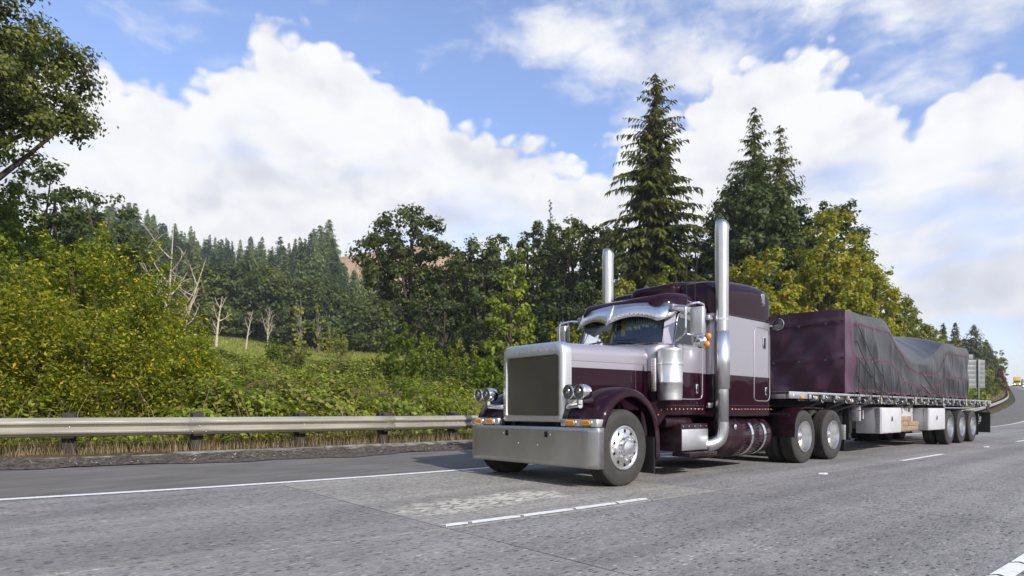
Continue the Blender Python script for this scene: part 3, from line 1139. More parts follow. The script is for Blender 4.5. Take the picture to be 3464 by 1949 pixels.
# bumper: deep flat plate with returned ends
mb = MB()
N = 24
P = []
for i in range(N + 1):
    y = -1.235 + 2.47 * i / N
    e = max(0, abs(y) - 1.19)
    row = []
    for j in range(9):
        z = 0.257 + (0.765 - 0.257) * j / 8
        dent = 0.012 * math.exp(-((y - 0.78) / 0.18) ** 2 - ((z - 0.68) / 0.10) ** 2)
        row.append((-0.565 + e * 0.9 + dent + 0.002 * math.sin(y * 5), y, z))
    P.append(row)
for sgn in (0, 1):
    a = [(x + 0.10, y, z) for x, y, z in P[-1 if sgn else 0]]
    if sgn:
        P.append(a)
    else:
        P.insert(0, a)
bumper = MB().grid(P).build('bumper', m_bump, TR, sharp=50, thick=0.012, off=0)
for y in (-0.385, 0.40):
    MB().rbox(-0.578, -0.560, y - 0.032, y + 0.032, 0.625, 0.705, 0.008).build('tow_hole', m_hole, bumper)
for (y, z) in ((0.47, 0.66), (-0.46, 0.665), (0.16, 0.53), (-0.22, 0.52)):
    MB().dome((-0.571, y, z), 0.014, (-1, 0, 0), 8, 0.6).build('bolt', m_chrome, bumper)

# radiator shell with opening
mb = MB()
def shell_ring(x, inset, rt, z0=0.815, z1=1.875, crown=0.055, hw=0.605):
    return [(x, y, z) for y, z in rr(-hw + inset, hw - inset, z0 + inset * 0.6, z1 - inset, rt, 0.05, 7, crown)]
OPEN = [(-0.478, y, z) for y, z in rr(-0.525, 0.525, 0.905, 1.72, 0.055, 0.03, 7, 0.022)]
OPEN2 = [(-0.435, y, z) for y, z in rr(-0.515, 0.515, 0.915, 1.71, 0.05, 0.03, 7, 0.022)]
mb.loft([shell_ring(-0.315, 0.0, 0.13), shell_ring(-0.43, 0.0, 0.13), shell_ring(-0.462, 0.008, 0.125), shell_ring(-0.478, 0.026, 0.115), OPEN, OPEN2], False, False)
shell = mb.build('radiator_shell', m_alu, TR, sharp=50)
g = MB().loft([[(-0.448, y, z) for y, z in rr(-0.515, 0.515, 0.915, 1.71, 0.05, 0.03, 7, 0.022)], [(-0.452, y, z) for y, z in rr(-0.516, 0.516, 0.914, 1.711, 0.05, 0.03, 7, 0.022)]]).build('grille', m_mesh, TR)
mb = MB()
for k in range(8):
    for z in (0.86, 1.775):
        y = -0.42 + 0.84 * k / 7
        mb.dome((-0.478, y, z + (0.022 * (1 - (y / 0.6) ** 2) if z > 1 else 0)), 0.009, (-1, 0, 0), 6, 0.6)
    for y in (-0.560, 0.560):
        mb.dome((-0.478, y, 0.95 + 0.76 * k / 7), 0.009, (-1, 0, 0), 6, 0.6)
for k in range(22):
    z = 0.86 + 0.98 * k / 21
    for s in (-1, 1):
        mb.dome((-0.335, s * 0.605, min(z, 1.74)), 0.007, (0, s, 0), 6, 0.6)
tag(mb.build('rivets', m_alu, TR), kind='stuff')

# hood
def hood_ring(x):
    f = (x + 0.33) / 1.50
    hw = 0.596 + 0.205 * f
    z1 = 1.862 + 0.020 * f
    return [(x, y, z) for y, z in rr(-hw, hw, 0.98, z1, 0.13 + 0.02 * f, 0.03, 7, 0.055 + 0.03 * f)]
mb = MB()
mb.loft([hood_ring(x) for x in (-0.33, 0.0, 0.3, 0.6, 0.9, 1.15)] + [[(1.165, y * 0.985, z - 0.008) for x, y, z in hood_ring(1.15)]])
hood = mb.build('hood', m_body, TR, sharp=40)
# raised seam and rivets along the hood side
for s in (-1, 1):
    hw = lambda x: 0.596 + 0.205 * (x + 0.33) / 1.50
    MB().tube([(x, s * (hw(x) + 0.001), 1.645) for x in (-0.31, 0.4, 1.15)], 0.004, 6).build('hood_seam', m_silver, hood)
mb = MB()
for s in (-1, 1):
    for k in range(22):
        x = -0.27 + 1.38 * k / 21
        mb.dome((x, s * (hw(x)), 1.675), 0.0075, (0, s, 0), 6, 0.7)
    for k in range(9):
        for x in (0.86, 1.10):
            mb.dome((x, s * hw(x), 1.28 + 0.26 * k / 8), 0.006, (0, s, 0), 6, 0.7)
tag(mb.build('rivets', m_silver, hood), kind='stuff')

# front fenders
ARCH = [(-0.455, 0.775), (-0.445, 0.82), (-0.405, 0.91), (-0.33, 1.02), (-0.215, 1.125), (-0.07, 1.20), (0.10, 1.235), (0.27, 1.222), (0.43, 1.155), (0.57, 1.05), (0.675, 0.91), (0.735, 0.74), (0.758, 0.55), (0.765, 0.32)]
AP = smoothpath([(a, 0, c) for a, c in ARCH], 3)
for s in (-1, 1):
    rings = []
    n = len(AP)
    for i, p in enumerate(AP):
        d = (AP[min(i + 1, n - 1)] - AP[max(i - 1, 0)]).normalized()
        nr = Vector((-d.z, 0, d.x))
        if nr.dot(p - Vector((0.1, 0, 0.6))) < 0:
            nr = -nr
        f = i / (n - 1)
        inner = 0.60 if f < 0.60 else 0.60 + 0.40 * min(1, (f - 0.60) / 0.16)     # the rear leg is only a strip
        ys = [(1.222, -0.085), (1.232, -0.080), (1.235, -0.012), (1.228, 0.006), (1.19, 0.026), (1.10, 0.050), (1.0, 0.062)]
        y_in = [1.0 - (1.0 - inner) * q for q in (0.3, 0.65, 1.0)]
        bul = 0.065 * math.sin(math.pi * min(1, max(0, f * 1.25)))
        ys += [(y_in[0], 0.066 + bul * 0.2), (y_in[1], 0.062 + bul * 0.35), (y_in[2], 0.05 + bul * 0.4)]
        rings.append([(p + nr * o_ + Vector((0, s * y_, 0))) for y_, o_ in ys])
    fo = MB().loft(rings, False, False, closed=False).build('fender', m_purple, TR, sharp=55, thick=0.006, off=0)
    MB().rbox(0.66, 0.69, s * 1.21 if s < 0 else 0.86, -0.86 if s < 0 else 1.21, 0.13, 0.62, 0.005).build('mud_flap', m_black, fo)
    # inner wheel-arch wall
    MB().box(-0.30, 0.75, s * 0.60 - 0.01, s * 0.60 + 0.01, 0.62, 1.15).build('arch_liner', m_frame, fo)

# turn-signal bars beside the bumper top
for s in (-1, 1):
    a, b_ = sorted((s * 0.62, s * 1.235))
    bar = MB().rbox(-0.545, -0.40, a, b_, 0.772, 0.870, 0.012).build('signal_bar', m_alu, TR)
    for yc in (0.80, 1.06):
        ring = [(-0.556, y, z) for y, z in rr(s * yc - 0.098, s * yc + 0.098, 0.778, 0.864, 0.042, 0.042, 5)]
        ring2 = [(-0.543, y, z) for y, z in rr(s * yc - 0.103, s * yc + 0.103, 0.773, 0.869, 0.045, 0.045, 5)]
        MB().loft([ring2, ring]).build('lamp_bezel', m_chrome, bar)
        MB().loft([[(-0.556, y, z) for y, z in rr(s * yc - 0.078, s * yc + 0.078, 0.790, 0.852, 0.030, 0.030, 5)],
                   [(-0.566, y, z) for y, z in rr(s * yc - 0.072, s * yc + 0.072, 0.796, 0.846, 0.026, 0.026, 5)]]).build('turn_lamp', m_amber, bar)

# headlight pods on brackets
for s in (-1, 1):
    yc = s * 0.905
    rings = []
    for x, k in ((-0.605, 0.985), (-0.600, 1.0), (-0.53, 1.0), (-0.46, 0.93), (-0.42, 0.78), (-0.40, 0.5), (-0.395, 0.1)):
        rings.append([(x, y, z) for y, z in rr(yc - 0.192 * k, yc + 0.192 * k, 1.21 - 0.098 * k, 1.21 + 0.098 * k, 0.094 * k, 0.094 * k, 6)])
    pod = MB().loft(rings).build('headlight', m_chrome, TR)
    for q in (-0.092, 0.092):
        MB().lathe([(0.090, 0.0), (0.088, -0.014), (0.085, -0.010), (0.080, 0.004)], (-0.605, yc + q, 1.21), 'x', 28).build('bezel', m_chrome, pod)
        MB().lathe([(0.082, 0.0), (0.075, -0.008), (0.04, -0.014), (0.0005, -0.016)], (-0.606, yc + q, 1.21), 'x', 24).build('lens', m_lamp, pod)
        MB().lathe([(0.034, -0.012), (0.030, -0.020), (0.0005, -0.022)], (-0.606, yc + q, 1.225), 'x', 14).build('reflector', m_chrome, pod)
    MB().tube([(-0.48, yc, 1.12), (-0.48, yc, 1.06)], 0.045, 12).tube([(-0.48, yc, 1.045), (-0.46, s * 0.80, 1.03), (-0.40, s * 0.64, 1.02)], [0.04, 0.035, 0.045], 12).build('headlight_bracket', m_chrome, pod)

# cab lower body
def cab_ring(x, hw, z1, r=0.05):
    return [(x, y, z) for y, z in rr(-hw, hw, 0.905, z1, r, 0.02, 5)]
mb = MB()
mb.loft([cab_ring(1.10, 0.80, 1.86), cab_ring(1.135, 0.87, 1.90), cab_ring(1.22, 0.92, 1.945), cab_ring(1.42, 0.965, 1.965), cab_ring(1.60, 0.98, 1.965), cab_ring(2.33, 0.985, 1.965), cab_ring(2.37, 0.965, 1.955)])
cab = mb.build('cab_body', m_body, TR, sharp=35)
# lower front panel behind the fender
for s in (-1, 1):
    MB().add([(0.72, s * 0.93, 0.62), (1.28, s * 0.965, 0.90), (1.28, s * 0.965, 1.10), (0.74, s * 0.95, 1.10), (0.95, s * 0.95, 0.62)], [(0, 4, 1, 2, 3)]).build('kick_panel', m_purple, TR, smooth=False, thick=0.01, off=0)

# cowl in front of the windscreen
mb = MB()
rows = []
for f in (0.0, 0.35, 0.7, 1.0):
    row = []
    for k in range(17):
        a = -1 + k / 8
        y = a * (0.80 + 0.06 * f)
        x0_, x1_ = 1.155, 1.215 + 0.20 * abs(a) ** 1.6
        z0_ = 1.868 + 0.085 * (1 - a * a)
        z1_ = 1.985 + 0.0 * a
        row.append((x0_ + (x1_ - x0_) * f, y, z0_ + (z1_ - z0_) * f))
    rows.append(row)
MB().grid(rows).build('cowl', m_silver, TR, sharp=60, thick=0.01, off=0)

# greenhouse key points
def pt(a, b, f):
    return tuple(a[i] + (b[i] - a[i]) * f for i in range(3))
CB, CT = (1.205, 0.0, 1.975), (1.395, 0.0, 2.56)
for s in (-1, 1):
    AB, AT = (1.455, s * 0.845, 1.965), (1.585, s * 0.81, 2.50)
    # windscreen half with dark rubber surround
    q = [pt(CB, AB, 0.02), pt(CB, AB, 0.97), pt(CT, AT, 0.97), pt(CT, AT, 0.02)]
    pane = MB().add(q, [(0, 1, 2, 3)]).build('windscreen', m_glass, TR, smooth=False)
    seal = MB().tube([q[0], q[1], q[2], q[3], q[0]], 0.016, 8).build('window_seal', m_black, pane)
    # A-pillar
    d = 0.055
    MB().loft([[(AB[0] - 0.03, AB[1] - s * 0.03, AB[2]), (AB[0] + 0.075, AB[1] + s * 0.085, AB[2]), (AB[0] + 0.12, AB[1] - s * 0.01, AB[2]), (AB[0] + 0.03, AB[1] - s * 0.06, AB[2])],
               [(AT[0] - 0.03, AT[1] - s * 0.02, AT[2]), (AT[0] + 0.08, AT[1] + s * 0.095, AT[2]), (AT[0] + 0.12, AT[1] - s * 0.01, AT[2]), (AT[0] + 0.03, AT[1] - s * 0.05, AT[2])]]).build('windscreen_pillar', m_silver, TR, sharp=30)
    # rear corner of the cab and door frame top
    MB().rbox(2.27, 2.37, min(s * 0.90, s * 0.984), max(s * 0.90, s * 0.984), 1.95, 2.58, 0.02).build('rear_pillar', m_silver, TR)
    MB().rbox(1.50, 2.30, min(s * 0.885, s * 0.955), max(s * 0.885, s * 0.955), 2.46, 2.56, 0.02).build('door_header', m_silver, TR)
    # side window with rounded front top corner
    wp = [(1.515, s * 0.955, 1.965), (2.265, s * 0.955, 1.965), (2.265, s * 0.925, 2.455), (1.76, s * 0.925, 2.455), (1.68, s * 0.928, 2.42), (1.635, s * 0.932, 2.34)]
    sw = MB().add(wp, [tuple(range(6))]).build('side_window', m_sglass, TR, smooth=False)
    MB().tube(wp + [wp[0]], 0.008, 6).build('window_trim', m_silver, sw)
    MB().add([(1.68, s * 0.93, 2.43), (2.26, s * 0.93, 2.43), (2.26, s * 0.94, 2.16), (2.08, s * 0.94, 2.30), (1.9, s * 0.935, 2.365), (1.70, s * 0.935, 2.37)], [tuple(range(6))]).build('window_visor', m_dull, sw, smooth=False, thick=0.004, off=0)
    # door outline and latch
    dr = [(1.55, 1.955), (1.52, 1.62), (1.50, 1.20), (1.56, 1.155), (2.14, 1.155), (2.225, 1.21), (2.24, 1.30), (2.24, 1.96)]
    door = MB().tube(smoothpath([(x, s * 0.984, z) for x, z in dr], 4), 0.0085, 6).build('door', m_silver, TR)
    MB().rbox(2.05, 2.13, min(s * 0.978, s * 1.0), max(s * 0.978, s * 1.0), 1.235, 1.385, 0.02).build('door_handle', m_chrome, door)
    MB().rbox(2.07, 2.115, min(s * 0.998, s * 1.004), max(s * 0.998, s * 1.004), 1.265, 1.36, 0.012).build('handle_recess', m_hole, door)
# centre post
MB().tube([CB, CT], 0.022, 8).build('centre_post', m_black, TR)

# cab roof
mb = MB()
def roof_ring(x, hw, z0, z1, r, cr, sw):
    return [(x + sw * (abs(y) / 0.9) ** 1.6, y, z) for y, z in rr(-hw, hw, z0, z1, r, 0.02, 9, cr)]
mb.loft([roof_ring(1.305, 0.70, 2.50, 2.575, 0.04, 0.045, 0.18), roof_ring(1.315, 0.755, 2.50, 2.63, 0.09, 0.055, 0.18), roof_ring(1.38, 0.83, 2.49, 2.69, 0.14, 0.065, 0.17), roof_ring(1.58, 0.91, 2.475, 2.735, 0.18, 0.08, 0.11),
         roof_ring(2.0, 0.95, 2.475, 2.765, 0.20, 0.085, 0.03), roof_ring(2.32, 0.95, 2.475, 2.765, 0.20, 0.085, 0), roof_ring(2.39, 0.91, 2.50, 2.73, 0.17, 0.06, 0)])
mb.build('cab_roof', m_cabroof, TR, sharp=35)

# drop visor: two scalloped plates and returned ends
for s in (-1, 1):
    top, bot = [], []
    M = 16
    for k in range(M + 1):
        f = k / M
        y = s * 0.79 * f
        x = 1.225 + 0.185 * f ** 1.5
        arch = math.sin(math.pi * min(1, f / 0.97)) ** 0.75 if f < 0.97 else 0
        top.append((x + 0.085, y * 0.985, 2.625 - 0.03 * f ** 2))
        zb_ = 2.292 + 0.012 * f + 0.105 * arch
        bot.append((x + 0.085 - 0.18 * (top[-1][2] - zb_) / 0.333, y, zb_))
    mid = [pt(top[k], bot[k], 0.5) for k in range(M + 1)]
    # wrap round the end
    for row, zz in ((top, (2.585, 2.56, 2.51)), (mid, (2.44, 2.43, 2.42)), (bot, (2.315, 2.34, 2.385))):
        x, y, z = row[-1]
        row.append((x + 0.03, s * 0.835, zz[0]))
        row.append((x + 0.09, s * 0.885, zz[1]))
        row.append((x + 0.21, s * 0.925, zz[2]))
    vis = MB().grid([top, mid, bot]).build('sun_visor', m_visor, TR, sharp=50, thick=0.004, off=0)
    for k in range(11):
        f = 0.06 + 0.86 * k / 10
        y = s * 0.79 * f
        arch = math.sin(math.pi * min(1, f / 0.97)) ** 0.75
        z = 2.337 + 0.105 * arch
        x = 1.225 + 0.185 * f ** 1.5 - 0.080
        MB().dome((x, y, z), 0.0135, (-0.9, s * 0.2, 0.25), 8, 0.8).build('visor_light', m_copper, vis)
MB().tube([(1.31, 0, 2.625), (1.212, 0, 2.46), (1.128, 0, 2.292)], 0.004, 6).build('visor_seam', m_visor, TR)

# wipers
for s in (-1, 1):
    a, b_, c_ = (1.20, s * 0.60, 1.985), (1.245, s * 0.42, 2.045), (1.222, s * 0.14, 2.055)
    wi = MB().tube([a, b_, c_], [0.012, 0.009, 0.006], 6).build('wiper', m_black, TR)
    MB().tube([(1.262, s * 0.50, 2.05), (1.19, s * 0.10, 2.06)], 0.008, 6).build('wiper_blade', m_black, wi)

# cabin inside: floor/back, seats, wheel, fringe, curtains
MB().box(1.45, 2.36, -0.90, 0.90, 1.90, 1.95).box(2.33, 2.36, -0.90, -0.35, 1.95, 2.6).box(2.33, 2.36, 0.35, 0.90, 1.95, 2.6).build('cabin_lining', m_cabin, TR)
MB().loft([[(1.26, y, z) for y, z in rr(-0.78, 0.78, 1.90, 1.975, 0.03, 0.02)], [(1.55, y, z) for y, z in rr(-0.86, 0.86, 1.90, 2.0, 0.04, 0.02)], [(1.66, y, z) for y, z in rr(-0.86, 0.86, 1.90, 1.97, 0.04, 0.02)]]).build('dashboard', m_cabin, TR)
for s in (-1, 1):
    MB().rbox(2.0, 2.14, s * 0.48 - 0.24, s * 0.48 + 0.24, 1.93, 2.34, 0.06).rbox(2.02, 2.12, s * 0.48 - 0.13, s * 0.48 + 0.13, 2.33, 2.47, 0.05).build('seat', m_seat, TR)
ring = [(1.70 + 0.09 * math.sin(a), -0.48 + 0.22 * math.cos(a), 2.03 + 0.16 * math.sin(a)) for a in [2 * math.pi * k / 20 for k in range(21)]]
MB().tube(ring, 0.014, 6).build('steering_wheel', m_black, TR)
rt = random.Random(5)
for s in (-1, 1):
    mb = MB()
    for k in range(26):
        f = 0.08 + 0.86 * k / 25
        x, y, z = pt(CT, (1.565, s * 0.83, 2.50), f)
        L = rt.uniform(0.09, 0.15) + 0.05
        zt = 2.43
        mb.loft([[(x + 0.05 - .004, y - .004, zt), (x + 0.05 + .004, y - .004, zt), (x + 0.05 + .004, y + .004, zt), (x + 0.05 - .004, y + .004, zt)],
                 [(x + 0.03 - .01, y - .011, zt - L), (x + 0.03 + .01, y - .011, zt - L), (x + 0.03 + .01, y + .011, zt - L), (x + 0.03 - .01, y + .011, zt - L)]])
    for k in range(14):
        x = 1.62 + 0.62 * k / 13
        L = rt.uniform(0.10, 0.17)
        mb.box(x - .009, x + .009, s * 0.89 - .008, s * 0.89 + .008, 2.36 - L, 2.37)
    tag(mb.build('tassel_fringe', m_tassel, TR, smooth=False), kind='stuff')
    for (f, w_) in ((0.12, 0.05), (0.95, 0.05)):
        x, y, z = pt(pt(CB, CT, 0.75), pt((1.425, s * 0.865, 1.965), (1.565, s * 0.83, 2.50), 0.75), f)
        rings = []
        for k in range(7):
            zz = 2.42 - 0.28 * k / 6
            w2 = w_ * (1 - 0.55 * math.sin(math.pi * k / 6))
            rings.append([(x + 0.045 + 0.01 * math.sin(q * 2.2), y - w2 + 2 * w2 * q / 5, zz) for q in range(6)])
        MB().grid(rings).build('curtain', m_yellow, TR, thick=0.006)

# sleeper
mb = MB()
def sl_ring(x, hw, z1, r, cr, z0=0.885):
    return [(x, y, z) for y, z in rr(-hw, hw, z0, z1, r, 0.015, 8, cr)]
mb.loft([sl_ring(2.455, 1.02, 2.96, 0.22, 0.05), sl_ring(2.475, 1.055, 3.0, 0.24, 0.05), sl_ring(2.55, 1.07, 3.03, 0.26, 0.05), sl_ring(2.90, 1.07, 3.085, 0.27, 0.05), sl_ring(3.30, 1.07, 3.13, 0.28, 0.05),
         sl_ring(3.70, 1.07, 3.155, 0.28, 0.05), sl_ring(4.05, 1.07, 3.155, 0.26, 0.045), sl_ring(4.22, 1.07, 3.13, 0.24, 0.035), sl_ring(4.30, 1.062, 3.08, 0.21, 0.025), sl_ring(4.345, 1.03, 3.0, 0.18, 0.02)])
sleeper = mb.build('sleeper', m_body, TR, sharp=32)
mb = MB()
mb.loft([[(x, y, z) for y, z in rr(-hw_, hw_, 2.72, z1, 0.08, 0.02, 6, 0.02)] for x, hw_, z1 in ((2.27, 0.36, 2.97), (2.29, 0.40, 3.02), (2.36, 0.44, 3.06), (2.60, 0.46, 3.105), (2.95, 0.47, 3.16), (3.35, 0.44, 3.20), (3.75, 0.3, 3.18))])
mb.build('roof_fairing', m_purple, TR, sharp=40)
mb = MB().box(2.36, 2.47, -0.90, 0.90, 0.95, 2.70).build('cab_boot', m_black, TR)
for s in (-1, 1):
    ya = lambda a, b_: (min(s * a, s * b_), max(s * a, s * b_))
    # luggage door outline, handle, marker window, vent
    dp = [(3.72, 1.20), (3.72, 2.30), (3.76, 2.385), (3.84, 2.405), (4.18, 2.405), (4.25, 2.37), (4.28, 2.28), (4.28, 1.24), (4.25, 1.17), (4.18, 1.145), (3.84, 1.145), (3.76, 1.16), (3.72, 1.20)]
    sd = MB().tube([(x, s * 1.072, z) for x, z in dp], 0.008, 6).build('luggage_door', m_silver, TR)
    MB().rbox(4.10, 4.17, *ya(1.068, 1.088), 1.245, 1.385, 0.02).build('door_handle', m_chrome, sd)
    MB().rbox(4.115, 4.155, *ya(1.086, 1.091), 1.265, 1.365, 0.012).build('handle_recess', m_hole, sd)
    MB().rbox(4.03, 4.13, *ya(1.066, 1.082), 2.045, 2.26, 0.02).build('vent_frame', m_chrome, sd)
    MB().rbox(4.045, 4.115, *ya(1.080, 1.085), 2.065, 2.24, 0.012).build('vent', m_black, sd)
    mw = MB().rbox(4.00, 4.10, *ya(1.03, 1.075), 2.78, 3.00, 0.02).build('skylight_frame', m_chrome, TR)
    MB().rbox(4.015, 4.085, *ya(1.07, 1.079), 2.80, 2.98, 0.015).build('pane', m_lamp, mw)
    # exhaust stack with heat shield and elbow
    sx, sy = 2.55, s * 1.137
    top = []
    rings = []
    n = 24
    for z in (0.74, 1.3, 2.0, 3.0, 3.72):
        rings.append([(sx + 0.100 * math.cos(2 * math.pi * k / n), sy + 0.100 * math.sin(2 * math.pi * k / n), z) for k in range(n)])
    # curved-back tip
    for q in (0.33, 0.66, 1.0):
        rings.append([(sx + 0.100 * math.cos(2 * math.pi * k / n) + 0.022 * q * q, sy + 0.100 * math.sin(2 * math.pi * k / n), 3.72 + q * (0.235 - 0.17 * ((1 + math.cos(2 * math.pi * k / n)) / 2) ** 1.3)) for k in range(n)])
    st = MB().loft(rings, False, False).build('exhaust_stack', m_steel, TR, sharp=60, thick=0.004, off=1)
    el_ = smoothpath([(sx, sy, 0.80), (sx, sy, 0.66), (sx - 0.035, sy + (-s) * 0.03, 0.53), (sx - 0.14, sy + (-s) * 0.10, 0.455), (sx - 0.30, sy + (-s) * 0.20, 0.44), (sx - 0.55, sy + (-s) * 0.40, 0.46)], 6)
    MB().tube(el_, 0.106, 20).build('exhaust_elbow', m_steel, st)
    rings = []
    for z in (1.315, 2.215):
        rings.append([(sx + 0.122 * math.cos(math.radians(-10 + 200 * k / 16 + (0 if s > 0 else 180))), sy + 0.122 * math.sin(math.radians(-10 + 200 * k / 16 + (0 if s > 0 else 180))), z) for k in range(17)])
    MB().loft(rings, False, False, closed=False).build('heat_shield', m_visor, st, thick=0.003, off=0)
    MB().lathe([(0.104, -0.02), (0.106, 0), (0.104, 0.02)], (sx, sy, 2.40), 'z', 24).build('stack_band', m_chrome, st)
    for z in (2.42, 1.06):
        MB().rbox(2.30, 2.46, *ya(1.02, 1.06), z - 0.04, z + 0.04, 0.008).build('stack_bracket', m_chrome, st)
    # air cleaner canister
    ax_, ay_ = 1.235, s * 1.075
    ac = MB().lathe([(0.0005, 1.86), (0.15, 1.862), (0.172, 1.855), (0.176, 1.835), (0.172, 1.82), (0.174, 1.66), (0.186, 1.655), (0.188, 1.635), (0.178, 1.628), (0.176, 1.40), (0.180, 1.395), (0.180, 1.365), (0.176, 1.36), (0.174, 1.20), (0.168, 1.13), (0.14, 1.125), (0.0005, 1.125)], (ax_, ay_, 0), 'z', 36).build('air_cleaner', m_alu, TR, sharp=50)
    MB().box(ax_ - 0.05, ax_ + 0.05, *ya(0.9, 1.0), 1.3, 1.36).box(ax_ - 0.05, ax_ + 0.05, *ya(0.9, 1.0), 1.62, 1.68).build('bracket', m_chrome, ac)
    lb = MB().rbox(0.985, 1.02, *ya(0.93, 1.00), 1.25, 1.72, 0.006).build('light_strip', m_alu, TR)
    for k in range(11):
        MB().dome((0.984, s * 0.965, 1.29 + 0.039 * k), 0.011, (-1, s * 0.3, 0), 8, 0.8).build('marker_light', m_copper, lb)
    # rows of bullet lights under cab and sleeper
    for k in range(10):
        MB().dome((1.30 + 0.104 * k, s * 0.986, 0.998), 0.015, (0, s, 0), 8, 0.9).build('marker_light', m_copper, cab)
    for k in range(4):
        MB().dome((1.18 - 0.075 * k, s * 0.965, 0.985 - 0.055 * k * (1 + 0.25 * k)), 0.014, (0, s, 0), 8, 0.9).build('marker_light', m_copper, cab)
    for k in range(14):
        MB().dome((2.99 + 0.103 * k, s * 1.071, 1.0), 0.015, (0, s, 0), 8, 0.9).build('marker_light', m_copper, sleeper)
    # fuel tank with straps
    ty, tz, tr_ = s * 0.785, 0.555, 0.335
    tk = MB().lathe([(0.0005, 2.66), (0.20, 2.665), (0.30, 2.69), (tr_, 2.75), (tr_, 3.18), (tr_ + 0.02, 3.20), (tr_ + 0.02, 3.26), (tr_, 3.28), (tr_, 4.22), (tr_ - 0.012, 4.30), (0.29, 4.37), (0.2, 4.405), (0.0005, 4.41)], (0, ty, tz), 'x', 40).build('fuel_tank', m_purple, TR, sharp=45)
    for x in (3.58, 4.02):
        MB().lathe([(tr_ + 0.004, x - 0.032), (tr_ + 0.009, x - 0.03), (tr_ + 0.009, x + 0.03), (tr_ + 0.004, x + 0.032)], (0, ty, tz), 'x', 40).build('strap', m_chrome, tk)
    MB().lathe([(0.045, 0), (0.045, -0.03), (0.03, -0.04), (0.0005, -0.04)], (3.02, s * (0.785 + 0.30), 0.715), 'y', 16, sgn=-s).build('filler_cap', m_chrome, tk)
    # battery / step box with tread
    sb = MB().rbox(1.56, 2.30, *ya(0.55, 1.05), 0.37, 0.785, 0.012).build('step_box', m_purple, TR)
    MB().rbox(1.575, 2.285, *ya(1.048, 1.058), 0.385, 0.70, 0.006).build('cover_plate', m_alu, sb)
    MB().rbox(1.555, 2.305, *ya(0.9, 1.20), 0.300, 0.362, 0.008).build('step', m_purple, sb)
    for k in range(5):
        MB().dome((1.62 + 0.155 * k, s * 1.05, 0.745), 0.010, (0, s, 0), 6, 0.6).build('bolt', m_chrome, sb)
    MB().lathe([(0.075, 1.30), (0.08, 1.32), (0.08, 1.95), (0.07, 1.98)], (0, s * 0.90, 0.80), 'x', 18, cap=True).build('air_tank', m_purple, TR)
    # mirror with bracket loop, amber lamps, convex mirror
    my = s * 1.30
    br = smoothpath([(1.50, s * 0.955, 1.97), (1.44, s * 1.10, 2.03), (1.40, s * 1.21, 2.08), (1.385, s * 1.235, 2.16), (1.385, s * 1.235, 2.42), (1.40, s * 1.20, 2.47), (1.45, s * 1.05, 2.50), (1.52, s * 0.93, 2.49)], 4)
    mi = MB().tube(br, 0.018, 10).build('mirror_bracket', m_chrome, TR)
    MB().tube(smoothpath([(1.41, s * 1.22, 2.47), (1.50, s * 1.31, 2.52), (1.66, s * 1.33, 2.52), (1.70, s * 1.335, 2.46), (1.70, s * 1.335, 2.10), (1.66, s * 1.33, 2.05), (1.42, s * 1.235, 2.07)], 4), 0.016, 8).build('mirror_loop', m_chrome, mi)
    MB().rbox(1.50, 1.585, s * 1.33 - 0.105, s * 1.33 + 0.105, 2.06, 2.46, 0.02).build('mirror', m_alu, mi)
    MB().lathe([(0.10, 0.0), (0.095, -0.02), (0.07, -0.045), (0.03, -0.055), (0.0005, -0.056)], (1.62, s * 1.33, 1.975), 'x', 20).build('convex_mirror', m_chrome, mi)
    for (dx, z) in ((0.06, 2.045), (0.02, 1.93)):
        MB().lathe([(0.046, 0.02), (0.046, 0.0), (0.040, -0.02), (0.02, -0.03), (0.0005, -0.032)], (1.60 + dx, s * 1.42, z), 'x', 16).build('amber_lamp', m_amber, mi)
    # antennas
    MB().tube([(1.44, s * 1.22, 2.48), (1.44, s * 1.22, 2.58)], 0.014, 8).build('antenna_base', m_black, mi)
    MB().tube(smoothpath([(1.44, s * 1.22, 2.56), (1.45, s * 1.215, 2.95), (1.49, s * 1.21, 3.42)], 4), 0.0045, 5).build('antenna', m_black, mi)
    MB().tube(smoothpath([(1.66, s * 1.22, 2.50), (1.70, s * 1.20, 2.95), (1.88, s * 1.18, 3.62)], 4), 0.0055, 5).build('antenna', m_black, mi)
    # grab rail and drive-axle quarter fender
    QF = smoothpath([(4.865, 0, 0.50), (4.875, 0, 0.62), (4.90, 0, 0.76), (4.97, 0, 0.90), (5.10, 0, 1.00), (5.27, 0, 1.045), (5.6, 0, 1.048), (6.12, 0, 1.035)], 4)
    rows = []
    for p in QF:
        rows.append([(p.x, s * y, p.z - dz) for y, dz in ((1.245, 0.03), (1.25, 0.004), (1.235, 0.0), (1.0, 0.0), (0.62, 0.0))])
    qf = MB().grid(rows).build('quarter_fender', m_purple, TR, sharp=50, thick=0.008, off=0)
    MB().tube([(4.86, s * 1.15, 0.90), (4.84, s * 0.6, 0.92)], 0.022, 8).build('fender_arm', m_black, qf)
    # rear mud flap with steel hanger
    fl = MB().box(7.25, 7.262, *ya(0.65, 1.22), 0.15, 0.62).build('mud_flap', m_black, TR)
    MB().rbox(7.235, 7.275, *ya(0.62, 1.24), 0.38, 0.69, 0.006).build('flap_weight', m_alu, fl) if s < 0 else None
    # work lamp on the back of the sleeper
    wl = MB().lathe([(0.0005, 0.10), (0.05, 0.095), (0.085, 0.04), (0.10, -0.01), (0.105, -0.02), (0.098, -0.024)], (4.44, s * 1.16, 2.50), 'x', 22).build('work_lamp', m_chrome, TR)
    MB().lathe([(0.099, -0.018), (0.06, -0.026), (0.0005, -0.03)], (4.44, s * 1.16, 2.50), 'x', 22).build('lens', m_lamp, wl)
